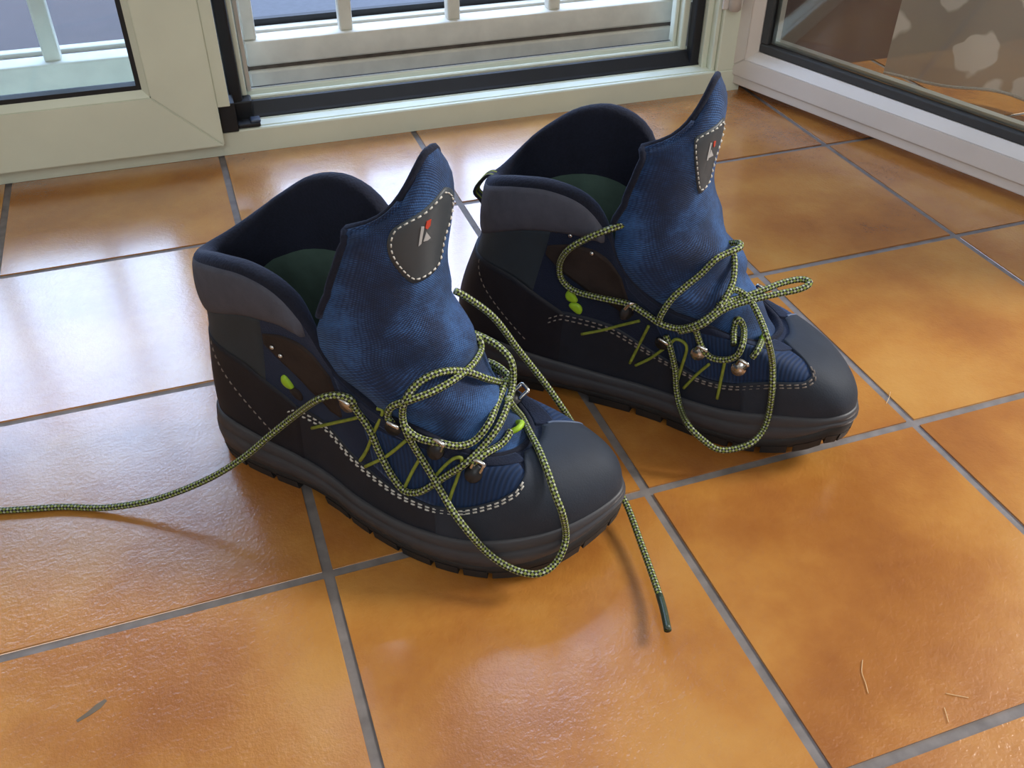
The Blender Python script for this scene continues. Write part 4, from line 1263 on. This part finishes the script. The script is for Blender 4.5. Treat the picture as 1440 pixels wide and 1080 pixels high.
FAR_LACES = {
    'top': [(0.1623, -0.033, 0.181), (0.1572, -0.043, 0.1834), (0.1454, -0.054, 0.1813), (0.1319, -0.058, 0.1735), (0.1191, -0.058, 0.1616), (0.1098, -0.0465, 0.1406), (0.1106, -0.0418, 0.1244), (0.1213, -0.0408, 0.1157), (0.1408, -0.0428, 0.1156), (0.1584, -0.0439, 0.1165), (0.1691, -0.0453, 0.1167), (0.1824, -0.0469, 0.1118), (0.1947, -0.0492, 0.1078), (0.2087, -0.0496, 0.1077), (0.2218, -0.0517, 0.1164), (0.2306, -0.0464, 0.1237), (0.2364, -0.0404, 0.131), (0.2388, -0.0326, 0.1369), (0.24, -0.0238, 0.1427), (0.238, -0.0142, 0.1511), (0.2355, -0.0082, 0.1559)],
    'loop': [(0.2091, -0.0499, 0.1053), (0.2247, -0.0521, 0.1161), (0.2352, -0.044, 0.1252), (0.244, -0.0376, 0.1298), (0.2578, -0.0292, 0.1337), (0.2742, -0.0193, 0.1367), (0.2861, -0.013, 0.1389), (0.2928, -0.0079, 0.1412), (0.2935, -0.0036, 0.1426), (0.2866, -0.0027, 0.1424), (0.2747, -0.009, 0.1402), (0.2634, -0.0183, 0.1373), (0.252, -0.0261, 0.1336), (0.2427, -0.0312, 0.1306), (0.2343, -0.0432, 0.1309)],
    'across': [(0.1921, -0.0472, 0.1065), (0.1941, -0.0516, 0.1184), (0.2002, -0.0493, 0.1327), (0.2086, -0.0433, 0.1425), (0.217, -0.0378, 0.1512), (0.2249, -0.0321, 0.162), (0.2302, -0.0258, 0.1645), (0.2355, -0.0218, 0.1665), (0.2396, -0.0162, 0.1673), (0.2384, -0.0096, 0.1671), (0.2315, -0.0037, 0.1625), (0.2226, 0.0028, 0.1552), (0.2155, 0.0109, 0.1467)],
    'droop': [(0.2367, -0.0357, 0.1332), (0.2411, -0.0279, 0.1372), (0.2474, -0.026, 0.1356), (0.2542, -0.0292, 0.1334), (0.2606, -0.0356, 0.1301), (0.2685, -0.0459, 0.1246), (0.2756, -0.0587, 0.1196), (0.2815, -0.0495, 0.0951), (0.2857, -0.0536, 0.0753), (0.2877, -0.0536, 0.0511), (0.2865, -0.0589, 0.0374), (0.2806, -0.0708, 0.032), (0.2698, -0.077, 0.027), (0.257, -0.0818, 0.026), (0.2438, -0.0817, 0.032), (0.2308, -0.0785, 0.04), (0.219, -0.0499, 0.0306), (0.2123, -0.0423, 0.043), (0.2089, -0.0425, 0.0627), (0.2043, -0.0438, 0.08), (0.2012, -0.0443, 0.0886), (0.1982, -0.0438, 0.0943)],
    'mid': [(0.2208, -0.0482, 0.1099), (0.2239, -0.0469, 0.1011), (0.2284, -0.0473, 0.0925), (0.236, -0.0475, 0.0858), (0.247, -0.0485, 0.0874), (0.2548, -0.0486, 0.0938), (0.2573, -0.0462, 0.1029), (0.2551, -0.0303, 0.105), (0.2517, -0.0301, 0.1127), (0.2485, -0.0322, 0.1145), (0.2481, -0.0339, 0.1056), (0.251, -0.0456, 0.1008)],
    'low': [(0.2664, -0.0479, 0.0945), (0.2692, -0.0442, 0.1001), (0.2698, -0.0243, 0.0961)],
}
FAR_LINES = {
    'cord1': [(0.127, -0.0323, 0.07, 0.0201, -0.9981, -0.0575), (0.1433, -0.0335, 0.0793, 0.5775, -0.5871, -0.5673), (0.1606, -0.0339, 0.089, -0.0832, -0.9861, -0.1438), (0.1755, -0.0381, 0.0997, -0.1935, -0.9463, -0.259)],
    'cord2': [(0.1835, -0.0392, 0.0977, -0.2002, -0.9434, -0.2645), (0.1766, -0.0336, 0.0747, 0.3845, -0.1636, 0.9085), (0.1699, -0.0321, 0.0515, -0.0649, -0.9973, -0.0354)],
    'cord3': [(0.1749, -0.0324, 0.0509, -0.0807, -0.9961, -0.0346), (0.1868, -0.0343, 0.0629, -0.1228, -0.9881, -0.0921), (0.1983, -0.0378, 0.0792, -0.2056, -0.9555, -0.2116)],
    'cord4': [(0.2178, -0.0392, 0.0445, -0.2354, -0.9718, -0.014), (0.2264, -0.0405, 0.0619, -0.13, -0.9911, -0.0287), (0.2351, -0.0426, 0.0765, -0.0857, -0.996, -0.0248)],
    'cord6': [(0.2013, -0.0398, 0.0828, -0.1955, -0.9557, -0.22), (0.2059, -0.0423, 0.0926, -0.0531, -0.9881, -0.1443), (0.2128, -0.0424, 0.0917, -0.0107, -0.9938, -0.1104), (0.2158, -0.0418, 0.0853, -0.0342, -0.9955, -0.0886), (0.214, -0.0397, 0.0678, -0.1796, -0.9762, -0.1215), (0.2117, -0.0379, 0.0491, -0.2257, -0.973, -0.0488)],
    'cord5': [(0.2466, -0.0436, 0.0839, -0.0858, -0.9959, 0.0284), (0.2463, -0.0438, 0.0671, -0.1287, -0.9917, 0.0063), (0.246, -0.0444, 0.0458, -0.1526, -0.988, 0.0231)],
}
FAR_POINTS = {
    'hook1': (0.1659, -0.0412, 0.1134, 0.7, -0.7108, 0.069),
    'hook2': (0.1974, -0.0403, 0.0883, -0.1926, -0.9537, -0.2312),
    'hook3': (0.2272, -0.0425, 0.0895, -0.0243, -0.9992, -0.0329),
    'hook4': (0.2602, -0.0446, 0.0856, -0.0729, -0.9936, 0.0858),
    'eye': (0.2701, -0.0238, 0.0938, 0.067, 0.3007, 0.9514),
    'lime1': (0.1169, -0.035, 0.1057, -0.0121, -0.9912, -0.132),
    'lime2': (0.1218, -0.0338, 0.0958, 0.0001, -0.9922, -0.1245),
    'strap1': (0.1174, -0.0454, 0.1679, -0.1099, -0.9783, -0.1759),
    'strap2': (0.1354, -0.0467, 0.1571, -0.1168, -0.9717, -0.2055),
}
FAR_PATCH = {
    1.0: [(0.2118, -0.0058, 0.2599, 0.9947, -0.1018, -0.0136), (0.2109, -0.0104, 0.2599, 0.9567, -0.2872, 0.0476), (0.2094, -0.0151, 0.2585, 0.9229, -0.3811, 0.0556), (0.2071, -0.0198, 0.2575, 0.8193, -0.5675, 0.0818), (0.2044, -0.0234, 0.256, 0.6688, -0.7162, 0.1994), (0.2016, -0.0262, 0.2547, 0.5853, -0.7808, 0.2187), (0.1993, -0.0283, 0.2534, 0.3638, -0.8381, 0.4066), (0.1981, -0.0293, 0.2522, 0.4968, -0.8336, 0.2415), (0.1978, -0.03, 0.2503, 0.4968, -0.8336, 0.2415), (0.1982, -0.0308, 0.2461, 0.5713, -0.8055, 0.1575), (0.1989, -0.0306, 0.2407, 0.6604, -0.7499, -0.0379), (0.1997, -0.0296, 0.2353, 0.7324, -0.6801, -0.0317), (0.2006, -0.0284, 0.2295, 0.7294, -0.6824, -0.0475), (0.2015, -0.0266, 0.2228, 0.7973, -0.5981, -0.0808), (0.2025, -0.0246, 0.2164, 0.7793, -0.6254, -0.039), (0.2033, -0.0231, 0.2114, 0.8264, -0.5614, 0.0445), (0.2043, -0.0219, 0.2081, 0.8264, -0.5614, 0.0445), (0.2054, -0.0201, 0.2072, 0.8784, -0.4755, 0.0485), (0.2066, -0.0179, 0.2078, 0.8784, -0.4755, 0.0485), (0.2078, -0.0149, 0.2095, 0.9209, -0.3864, 0.0517), (0.2088, -0.0117, 0.2121, 0.9539, -0.2954, 0.0541), (0.2091, -0.0104, 0.2164, 0.9806, -0.1935, -0.0319), (0.2094, -0.0103, 0.2217, 0.9802, -0.1839, -0.0738), (0.2098, -0.0102, 0.2267, 0.9802, -0.1839, -0.0738), (0.2103, -0.0098, 0.232, 0.9809, -0.1787, -0.0771), (0.211, -0.0078, 0.2379, 0.9827, -0.1808, -0.0411), (0.2115, -0.0049, 0.2433, 0.9943, -0.1038, -0.0245), (0.2118, -0.0022, 0.2474, 0.9992, -0.0319, -0.0242), (0.212, -0.0011, 0.2514, 0.999, -0.0314, -0.0325), (0.212, -0.0024, 0.2561, 0.9994, -0.0311, -0.0139)],
    0.9: [(0.2114, -0.0083, 0.2581, 0.984, -0.1777, -0.0133), (0.2106, -0.0121, 0.258, 0.9567, -0.2872, 0.0476), (0.2092, -0.0161, 0.2566, 0.9229, -0.3811, 0.0556), (0.2071, -0.0201, 0.2556, 0.8193, -0.5675, 0.0818), (0.2046, -0.0236, 0.2544, 0.6688, -0.7162, 0.1994), (0.2021, -0.0262, 0.2533, 0.5853, -0.7808, 0.2187), (0.2, -0.0281, 0.2521, 0.5853, -0.7808, 0.2187), (0.199, -0.0291, 0.2511, 0.4968, -0.8336, 0.2415), (0.1987, -0.0297, 0.2493, 0.4968, -0.8336, 0.2415), (0.1991, -0.0303, 0.2455, 0.5713, -0.8055, 0.1575), (0.1997, -0.0299, 0.2406, 0.6604, -0.7499, -0.0379), (0.2004, -0.0289, 0.2356, 0.7324, -0.6801, -0.0317), (0.2012, -0.0278, 0.2304, 0.7294, -0.6824, -0.0475), (0.202, -0.0262, 0.2244, 0.7973, -0.5981, -0.0808), (0.2029, -0.0243, 0.2186, 0.7899, -0.6084, -0.0773), (0.2036, -0.0228, 0.214, 0.8396, -0.5419, -0.0377), (0.2045, -0.0214, 0.211, 0.8264, -0.5614, 0.0445), (0.2055, -0.0198, 0.2101, 0.8784, -0.4755, 0.0485), (0.2065, -0.0178, 0.2107, 0.8784, -0.4755, 0.0485), (0.2076, -0.0151, 0.2122, 0.9209, -0.3864, 0.0517), (0.2085, -0.0124, 0.2146, 0.9595, -0.2797, -0.033), (0.2089, -0.0117, 0.2187, 0.9595, -0.2797, -0.033), (0.2091, -0.0118, 0.2235, 0.9612, -0.2656, -0.0748), (0.2095, -0.0117, 0.2281, 0.963, -0.2579, -0.0782), (0.21, -0.0114, 0.2329, 0.963, -0.2579, -0.0782), (0.2106, -0.0099, 0.2382, 0.9827, -0.1808, -0.0411), (0.2112, -0.0077, 0.2433, 0.9833, -0.1803, -0.0251), (0.2115, -0.0059, 0.2472, 0.9943, -0.1038, -0.0245), (0.2117, -0.0052, 0.2509, 0.9943, -0.1014, -0.0327), (0.2117, -0.0061, 0.2551, 0.9947, -0.1018, -0.0136)],
    0.72: [(0.2105, -0.012, 0.2546, 0.966, -0.2581, -0.0128), (0.2098, -0.0144, 0.2543, 0.9397, -0.3417, -0.0119), (0.2086, -0.0174, 0.2531, 0.9041, -0.4273, -0.0103), (0.207, -0.0207, 0.2523, 0.8579, -0.5137, -0.0078), (0.205, -0.0236, 0.2514, 0.7486, -0.6553, 0.1013), (0.2031, -0.0259, 0.2506, 0.7486, -0.6553, 0.1013), (0.2014, -0.0276, 0.2497, 0.6656, -0.7356, 0.1262), (0.2006, -0.0285, 0.2489, 0.6656, -0.7356, 0.1262), (0.2004, -0.0289, 0.2475, 0.6656, -0.7356, 0.1262), (0.2006, -0.029, 0.2443, 0.7304, -0.683, 0.0022), (0.2011, -0.0284, 0.2402, 0.741, -0.6703, -0.0396), (0.2016, -0.0276, 0.2362, 0.7324, -0.6801, -0.0317), (0.2022, -0.0267, 0.2321, 0.7983, -0.6003, -0.0477), (0.2029, -0.0254, 0.2272, 0.7973, -0.5981, -0.0808), (0.2036, -0.0238, 0.2226, 0.8486, -0.5233, -0.0776), (0.2042, -0.0224, 0.2189, 0.8486, -0.5233, -0.0776), (0.2048, -0.0211, 0.2164, 0.8396, -0.5419, -0.0377), (0.2056, -0.0196, 0.2156, 0.8895, -0.4555, -0.0361), (0.2064, -0.018, 0.2161, 0.8895, -0.4555, -0.0361), (0.2073, -0.016, 0.2173, 0.9293, -0.3676, -0.0345), (0.2081, -0.0143, 0.2195, 0.9293, -0.3676, -0.0345), (0.2084, -0.0141, 0.2229, 0.9335, -0.3504, -0.0759), (0.2086, -0.0143, 0.2267, 0.9367, -0.3409, -0.0794), (0.2089, -0.0143, 0.2304, 0.9367, -0.3409, -0.0794), (0.2093, -0.014, 0.2342, 0.9376, -0.345, -0.0437), (0.2098, -0.0129, 0.2385, 0.9643, -0.2615, -0.0422), (0.2103, -0.0115, 0.2427, 0.965, -0.261, -0.0261), (0.2107, -0.0105, 0.2461, 0.965, -0.261, -0.0261), (0.2109, -0.0102, 0.2491, 0.9668, -0.2531, -0.0343), (0.2109, -0.0107, 0.2523, 0.9668, -0.2531, -0.0343)],
    0.5: [(0.2094, -0.0154, 0.2498, 0.9417, -0.3346, -0.0356), (0.2088, -0.0169, 0.2495, 0.9076, -0.4181, -0.0372), (0.208, -0.0187, 0.2486, 0.9076, -0.4181, -0.0372), (0.2068, -0.0209, 0.248, 0.8579, -0.5137, -0.0078), (0.2055, -0.0231, 0.2475, 0.8579, -0.5137, -0.0078), (0.2041, -0.025, 0.247, 0.8003, -0.5995, -0.0039), (0.203, -0.0264, 0.2465, 0.8003, -0.5995, -0.0039), (0.2025, -0.027, 0.246, 0.7304, -0.683, 0.0022), (0.2023, -0.0272, 0.2449, 0.7304, -0.683, 0.0022), (0.2024, -0.0271, 0.2425, 0.741, -0.6703, -0.0396), (0.2027, -0.0265, 0.2396, 0.8084, -0.5873, -0.0396), (0.2031, -0.0259, 0.2368, 0.8006, -0.5983, -0.0314), (0.2035, -0.0251, 0.2339, 0.8006, -0.5983, -0.0314), (0.204, -0.0243, 0.2306, 0.7983, -0.6003, -0.0477), (0.2045, -0.0232, 0.2274, 0.8548, -0.5125, -0.0812), (0.2048, -0.0221, 0.2248, 0.8548, -0.5125, -0.0812), (0.2053, -0.0211, 0.2231, 0.8486, -0.5233, -0.0776), (0.2058, -0.0201, 0.2226, 0.8963, -0.4368, -0.077), (0.2064, -0.019, 0.2229, 0.8963, -0.4368, -0.077), (0.207, -0.0178, 0.2238, 0.8963, -0.4368, -0.077), (0.2076, -0.0168, 0.2254, 0.9335, -0.3504, -0.0759), (0.2078, -0.0167, 0.2278, 0.9367, -0.3409, -0.0794), (0.208, -0.0169, 0.2304, 0.9367, -0.3409, -0.0794), (0.2082, -0.0168, 0.2329, 0.9376, -0.345, -0.0437), (0.2084, -0.0165, 0.2355, 0.9376, -0.345, -0.0437), (0.2088, -0.0158, 0.2385, 0.9384, -0.3444, -0.0274), (0.2092, -0.0151, 0.2415, 0.9384, -0.3444, -0.0274), (0.2095, -0.0145, 0.2439, 0.9384, -0.3444, -0.0274), (0.2096, -0.0144, 0.2461, 0.9417, -0.3346, -0.0356), (0.2096, -0.0146, 0.2483, 0.9417, -0.3346, -0.0356)],
    0.25: [(0.2079, -0.0185, 0.244, 0.9076, -0.4181, -0.0372), (0.2076, -0.0191, 0.2438, 0.9076, -0.4181, -0.0372), (0.2071, -0.02, 0.2433, 0.9076, -0.4181, -0.0372), (0.2066, -0.021, 0.243, 0.8635, -0.5028, -0.0386), (0.2059, -0.0221, 0.2427, 0.8635, -0.5028, -0.0386), (0.2052, -0.0232, 0.2426, 0.8635, -0.5028, -0.0386), (0.2047, -0.024, 0.2424, 0.8084, -0.5873, -0.0396), (0.2044, -0.0244, 0.2421, 0.8084, -0.5873, -0.0396), (0.2043, -0.0245, 0.2416, 0.8084, -0.5873, -0.0396), (0.2044, -0.0243, 0.2404, 0.8084, -0.5873, -0.0396), (0.2045, -0.024, 0.2389, 0.8006, -0.5983, -0.0314), (0.2047, -0.0237, 0.2375, 0.8006, -0.5983, -0.0314), (0.2049, -0.0233, 0.236, 0.8571, -0.5142, -0.0303), (0.2052, -0.0228, 0.2343, 0.8555, -0.5157, -0.0468), (0.2054, -0.0222, 0.2328, 0.8555, -0.5157, -0.0468), (0.2056, -0.0218, 0.2315, 0.8555, -0.5157, -0.0468), (0.2058, -0.0213, 0.2307, 0.8555, -0.5157, -0.0468), (0.2061, -0.0209, 0.2304, 0.8555, -0.5157, -0.0468), (0.2064, -0.0204, 0.2306, 0.9016, -0.4302, -0.0453), (0.2067, -0.0198, 0.2311, 0.9016, -0.4302, -0.0453), (0.207, -0.0193, 0.2319, 0.9016, -0.4302, -0.0453), (0.2071, -0.0192, 0.233, 0.9016, -0.4302, -0.0453), (0.2072, -0.0192, 0.2343, 0.9016, -0.4302, -0.0453), (0.2073, -0.0191, 0.2355, 0.9016, -0.4302, -0.0453), (0.2074, -0.019, 0.2368, 0.9028, -0.4292, -0.0289), (0.2076, -0.0187, 0.2383, 0.9028, -0.4292, -0.0289), (0.2078, -0.0184, 0.2399, 0.9028, -0.4292, -0.0289), (0.2079, -0.0181, 0.2411, 0.9028, -0.4292, -0.0289), (0.208, -0.0181, 0.2422, 0.9028, -0.4292, -0.0289), (0.208, -0.0181, 0.2433, 0.9028, -0.4292, -0.0289)],
    0.0: [(0.2063, -0.0211, 0.238, 0.8571, -0.5142, -0.0303), (0.2063, -0.0211, 0.238, 0.8571, -0.5142, -0.0303), (0.2063, -0.0211, 0.238, 0.8571, -0.5142, -0.0303), (0.2063, -0.0211, 0.238, 0.8571, -0.5142, -0.0303), (0.2063, -0.0211, 0.238, 0.8571, -0.5142, -0.0303), (0.2063, -0.0211, 0.238, 0.8571, -0.5142, -0.0303), (0.2063, -0.0211, 0.238, 0.8571, -0.5142, -0.0303), (0.2063, -0.0211, 0.238, 0.8571, -0.5142, -0.0303), (0.2063, -0.0211, 0.238, 0.8571, -0.5142, -0.0303), (0.2063, -0.0211, 0.238, 0.8571, -0.5142, -0.0303), (0.2063, -0.0211, 0.238, 0.8571, -0.5142, -0.0303), (0.2063, -0.0211, 0.238, 0.8571, -0.5142, -0.0303), (0.2063, -0.0211, 0.238, 0.8571, -0.5142, -0.0303), (0.2063, -0.0211, 0.238, 0.8571, -0.5142, -0.0303), (0.2063, -0.0211, 0.238, 0.8571, -0.5142, -0.0303), (0.2063, -0.0211, 0.238, 0.8571, -0.5142, -0.0303), (0.2063, -0.0211, 0.238, 0.8571, -0.5142, -0.0303), (0.2063, -0.0211, 0.238, 0.8571, -0.5142, -0.0303), (0.2063, -0.0211, 0.238, 0.8571, -0.5142, -0.0303), (0.2063, -0.0211, 0.238, 0.8571, -0.5142, -0.0303), (0.2063, -0.0211, 0.238, 0.8571, -0.5142, -0.0303), (0.2063, -0.0211, 0.238, 0.8571, -0.5142, -0.0303), (0.2063, -0.0211, 0.238, 0.8571, -0.5142, -0.0303), (0.2063, -0.0211, 0.238, 0.8571, -0.5142, -0.0303), (0.2063, -0.0211, 0.238, 0.8571, -0.5142, -0.0303), (0.2063, -0.0211, 0.238, 0.8571, -0.5142, -0.0303), (0.2063, -0.0211, 0.238, 0.8571, -0.5142, -0.0303), (0.2063, -0.0211, 0.238, 0.8571, -0.5142, -0.0303), (0.2063, -0.0211, 0.238, 0.8571, -0.5142, -0.0303), (0.2063, -0.0211, 0.238, 0.8571, -0.5142, -0.0303)],
}
FAR_LOGO = {
    'print_grey': [[(0.2065, -0.0214, 0.2474, 0.8579, -0.5137, -0.0078), (0.2072, -0.0202, 0.2469, 0.8635, -0.5028, -0.0386), (0.2063, -0.0208, 0.234, 0.8555, -0.5157, -0.0468), (0.2057, -0.022, 0.2344, 0.8555, -0.5157, -0.0468)], [(0.2072, -0.0197, 0.2417, 0.9028, -0.4292, -0.0289), (0.2086, -0.0161, 0.2359, 0.9376, -0.345, -0.0437), (0.2063, -0.021, 0.2357, 0.8555, -0.5157, -0.0468)]],
    'print_red': [[(0.2081, -0.0182, 0.247, 0.9076, -0.4181, -0.0372), (0.209, -0.0161, 0.2469, 0.9417, -0.3346, -0.0356), (0.2088, -0.0162, 0.2431, 0.9384, -0.3444, -0.0274), (0.2083, -0.0175, 0.2426, 0.9028, -0.4292, -0.0289)]],
}
PULL = [(0.0416, 0.0, 0.1662), (0.0391, 0.0, 0.1796), (0.0348, 0.0, 0.1826), (0.0292, 0.0, 0.1791), (0.0208, 0.0, 0.1661), (0.027, 0.0, 0.1582), (0.0313, 0.0, 0.146)]


def pieces(par, root, sh, tg, laces, lines, points, patch, logo, bright):
    for nm, pts in laces.items():
        path = catmull(pts, False, 6)
        lc = tube('lace', path, .0025, 'lace', root, 9, pitch=.0050)
        if nm == 'far_tail':
            tube('aglet', path[-9:], .00265, 'aglet', lc, 9)
    # thin lime cords laid on the textile quarter
    for nm, pts in lines.items():
        P = [Vector(p[:3]) + Vector(p[3:]) * .0010 for p in pts]
        tube('side_cord', catmull(P, False, 4), .0013, 'lime_dull', root, 6)
    # lace hooks: round plate and a bent metal keeper
    far = [(*sh.at(q_, .93, .001), *sh.norm(q_, .93)) for q_ in (20.3, 19.4, 18.6, 17.8)]
    for k in range(1, 9):
        p = points['hook%d' % k] if k < 5 else far[k - 5]
        c = Vector(p[:3])
        n = Vector((.12, -.93, .30)).normalized() if (k < 5 and p[4] > -.5) else Vector(p[3:]).normalized()
        up = Vector((.35, 0, .9))
        up = (up - n * up.dot(n)).normalized()
        sd = n.cross(up)
        m4 = Matrix((sd, up, n)).transposed().to_4x4()
        m4.translation = c - up * .006 + n * .0012
        bmh = bmesh.new()
        bmesh.ops.create_cone(bmh, segments=20, radius1=.0062, radius2=.0054, depth=.0022, cap_ends=True)
        bmesh.ops.scale(bmh, vec=(1, 1.15, 1), verts=bmh.verts)
        bmesh.ops.bevel(bmh, geom=[e for e in bmh.edges if abs(e.verts[0].co.z - e.verts[1].co.z) < 1e-6 and e.verts[0].co.z > 0], offset=.0006, segments=2, affect='EDGES')
        bmesh.ops.transform(bmh, matrix=m4, verts=bmh.verts)
        me_ = bpy.data.meshes.new('hook_plate')
        bmh.to_mesh(me_)
        bmh.free()
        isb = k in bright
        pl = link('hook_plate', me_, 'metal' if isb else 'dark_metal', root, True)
        a = c + n * .0015
        path = catmull([a - up * .003 + sd * .0035, a + up * .002 + n * .003 + sd * .0035, a + up * .0045 + n * .0045 + sd * .003, a + up * .0045 + n * .0045 - sd * .003,
                        a + up * .002 + n * .003 - sd * .0035, a - up * .003 - sd * .0035], False, 5)
        tube('hook_keeper', path, .0015, 'metal', pl, 8)
    # ankle studs
    for k in ('strap1', 'strap2'):
        p = points[k]
        bmh = bmesh.new()
        bmesh.ops.create_uvsphere(bmh, u_segments=12, v_segments=8, radius=.0019)
        bmesh.ops.translate(bmh, verts=bmh.verts, vec=Vector(p[:3]) + Vector(p[3:]) * .0008)
        me_ = bpy.data.meshes.new('rivet')
        bmh.to_mesh(me_)
        bmh.free()
        link('rivet', me_, 'metal', root, True)
    # pair of bean shaped accents
    for k in ('lime1', 'lime2'):
        p = points[k]
        n = Vector(p[3:]).normalized()
        up = Vector((.5, 0, -.8)) if k == 'lime1' else Vector((.75, 0, -.6))
        up = (up - n * up.dot(n)).normalized()
        sd = n.cross(up)
        rim = []
        N = 24
        for i in range(N):
            a = 2 * math.pi * i / N
            x, y = math.cos(a) * .0062, math.sin(a) * .0044
            y -= .0016 * math.cos(a) ** 2 * (1 if k == 'lime1' else -1) * -1
            rim.append((x, y))
        vs = []
        for sc_, h in ((1, -.0006), (1, .0012), (.82, .0022), (.4, .0026)):
            for x, y in rim:
                vs.append(Vector(p[:3]) + up * x * sc_ + sd * y * sc_ + n * h)
        fs = [(j * N + i, j * N + (i + 1) % N, (j + 1) * N + (i + 1) % N, (j + 1) * N + i) for j in range(3) for i in range(N)]
        fs.append(tuple(range(3 * N, 4 * N)))
        pyd('accent', vs, fs, 'lime' if (k == 'lime1' or len(bright) > 1) else 'brown_suede', root)
    # lime eyelet loop at the foot of the throat
    p = points['eye']
    c, n = Vector(p[:3]), Vector(p[3:]).normalized()
    path = catmull([c + Vector((-.002, -.007, -.002)), c + n * .0045 + Vector((0, -.004, 0)), c + n * .006, c + n * .0045 + Vector((0, .004, 0)), c + Vector((-.002, .007, -.003))], False, 5)
    tube('eyelet_loop', path, .0021, 'lime', root, 8)
    # tongue label with stitched rim and printed mark
    ks = [1.0, .9, .72, .5, .25]
    Np = len(patch[1.0])
    vs = [Vector(p[:3]) - Vector(p[3:]) * .001 for p in patch[1.0]]
    for k in ks:
        for p in patch[k]:
            vs.append(Vector(p[:3]) + Vector(p[3:]) * (.0016 if k < 1 else .0009))
    pc = patch[.0][0]
    vs.append(Vector(pc[:3]) + Vector(pc[3:]) * .0016)
    fs = [(j * Np + i, j * Np + (i + 1) % Np, (j + 1) * Np + (i + 1) % Np, (j + 1) * Np + i) for j in range(len(ks)) for i in range(Np)]
    fs += [(len(ks) * Np + i, len(ks) * Np + (i + 1) % Np, len(vs) - 1) for i in range(Np)]
    lb = pyd('label_patch', vs, fs, 'patch', tg)
    P = [Vector(p[:3]) + Vector(p[3:]) * .0017 for p in patch[.9]]
    N_ = [Vector(p[3:]).normalized() for p in patch[.9]]
    dashes('label_stitching', P + P[:1], N_ + N_[:1], 'stitch', tg, .0026, .0018, .00048)
    for mt, polys in logo.items():
        for poly in polys:
            vs = [Vector(p[:3]) + Vector(p[3:]) * .0021 for p in poly] + [Vector(p[:3]) + Vector(p[3:]) * .0012 for p in poly]
            m = len(poly)
            fs = [tuple(range(m)), tuple(range(m, 2 * m))[::-1]] + [(i, (i + 1) % m, m + (i + 1) % m, m + i) for i in range(m)]
            pyd('printed_mark', vs, fs, mt, tg, False)


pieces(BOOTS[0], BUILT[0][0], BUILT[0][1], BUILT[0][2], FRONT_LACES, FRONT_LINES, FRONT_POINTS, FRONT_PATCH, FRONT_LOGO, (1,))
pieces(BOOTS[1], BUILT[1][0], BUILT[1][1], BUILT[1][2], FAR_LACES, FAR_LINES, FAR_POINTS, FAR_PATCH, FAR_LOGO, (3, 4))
# webbing pull loop behind the farther boot's heel
c_loop = catmull(PULL, False, 5)
vs, fs = [], []
m = len(c_loop)
for i, p in enumerate(c_loop):
    a, b = c_loop[max(i - 1, 0)], c_loop[min(i + 1, m - 1)]
    t = (b - a).normalized()
    nn = Vector((t.z, 0, -t.x))
    for y, o in ((-.005, .0011), (.005, .0011), (.005, -.0011), (-.005, -.0011)):
        vs.append(p + Vector((0, y, 0)) + nn * o)
for i in range(m - 1):
    for k in range(4):
        fs.append((i * 4 + k, i * 4 + (k + 1) % 4, i * 4 + 4 + (k + 1) % 4, i * 4 + 4 + k))
pl = pyd('pull_loop', vs, fs, 'counter', BUILT[1][0], False)
for y in (-.0028, .0028):
    tube('pull_loop_thread', [p + Vector((0, y, 0)) for p in c_loop], .0016, 'lime_dull', pl, 6)

# ------------------------------------------------------------------ small marks on the floor
SCUFF = [(-0.1674, -0.0649, 0.0006), (-0.1604, -0.0617, 0.0006), (-0.155, -0.0584, 0.0006), (-0.1503, -0.0552, 0.0006)]
m = len(SCUFF)
vs, fs = [], []
wd = [.0010, .0016, .0022, .0010]
for i, p in enumerate(SCUFF):
    a, b = Vector(SCUFF[max(i - 1, 0)]), Vector(SCUFF[min(i + 1, m - 1)])
    t = (b - a).normalized()
    nn = Vector((-t.y, t.x, 0)) * wd[i]
    for q_, z_ in ((Vector(p) + nn, .0005), (Vector(p) - nn, .0005), (Vector(p) - nn, -.0005), (Vector(p) + nn, -.0005)):
        vs.append((q_.x, q_.y, z_))
for i in range(m - 1):
    for k in range(4):
        fs.append((i * 4 + k, i * 4 + (k + 1) % 4, i * 4 + 4 + (k + 1) % 4, i * 4 + 4 + k))
fs += [(0, 1, 2, 3), (m * 4 - 1, m * 4 - 2, m * 4 - 3, m * 4 - 4)]
pyd('scuff_mark', vs, fs, 'scuff', floor, False)
HAIRS = [[(0.3156, -0.1864, 0.0006), (0.3096, -0.194, 0.0006), (0.307, -0.2014, 0.0006), (0.304, -0.2086, 0.0006)], [(0.3504, -0.2247, 0.0006), (0.3558, -0.2282, 0.0006), (0.362, -0.232, 0.0006)], [(0.3428, -0.2328, 0.0006), (0.3407, -0.2373, 0.0006), (0.3384, -0.2421, 0.0006)], [(0.4933, 0.0282, 0.0006), (0.5005, 0.034, 0.0006), (0.5073, 0.041, 0.0006)]]
for pts, lab in zip(HAIRS, ('longest pale hair lying on the floor at lower right', 'pale hair lying nearly level at the lower right of the floor', 'shortest pale hair at the lower right, below the level one', 'pale hair beside the toe of the farther boot')):
    tag(tube('hair', catmull(pts, False, 5), .00026, 'hair', None, 5), lab, 'hair', 'stray hairs on the floor')
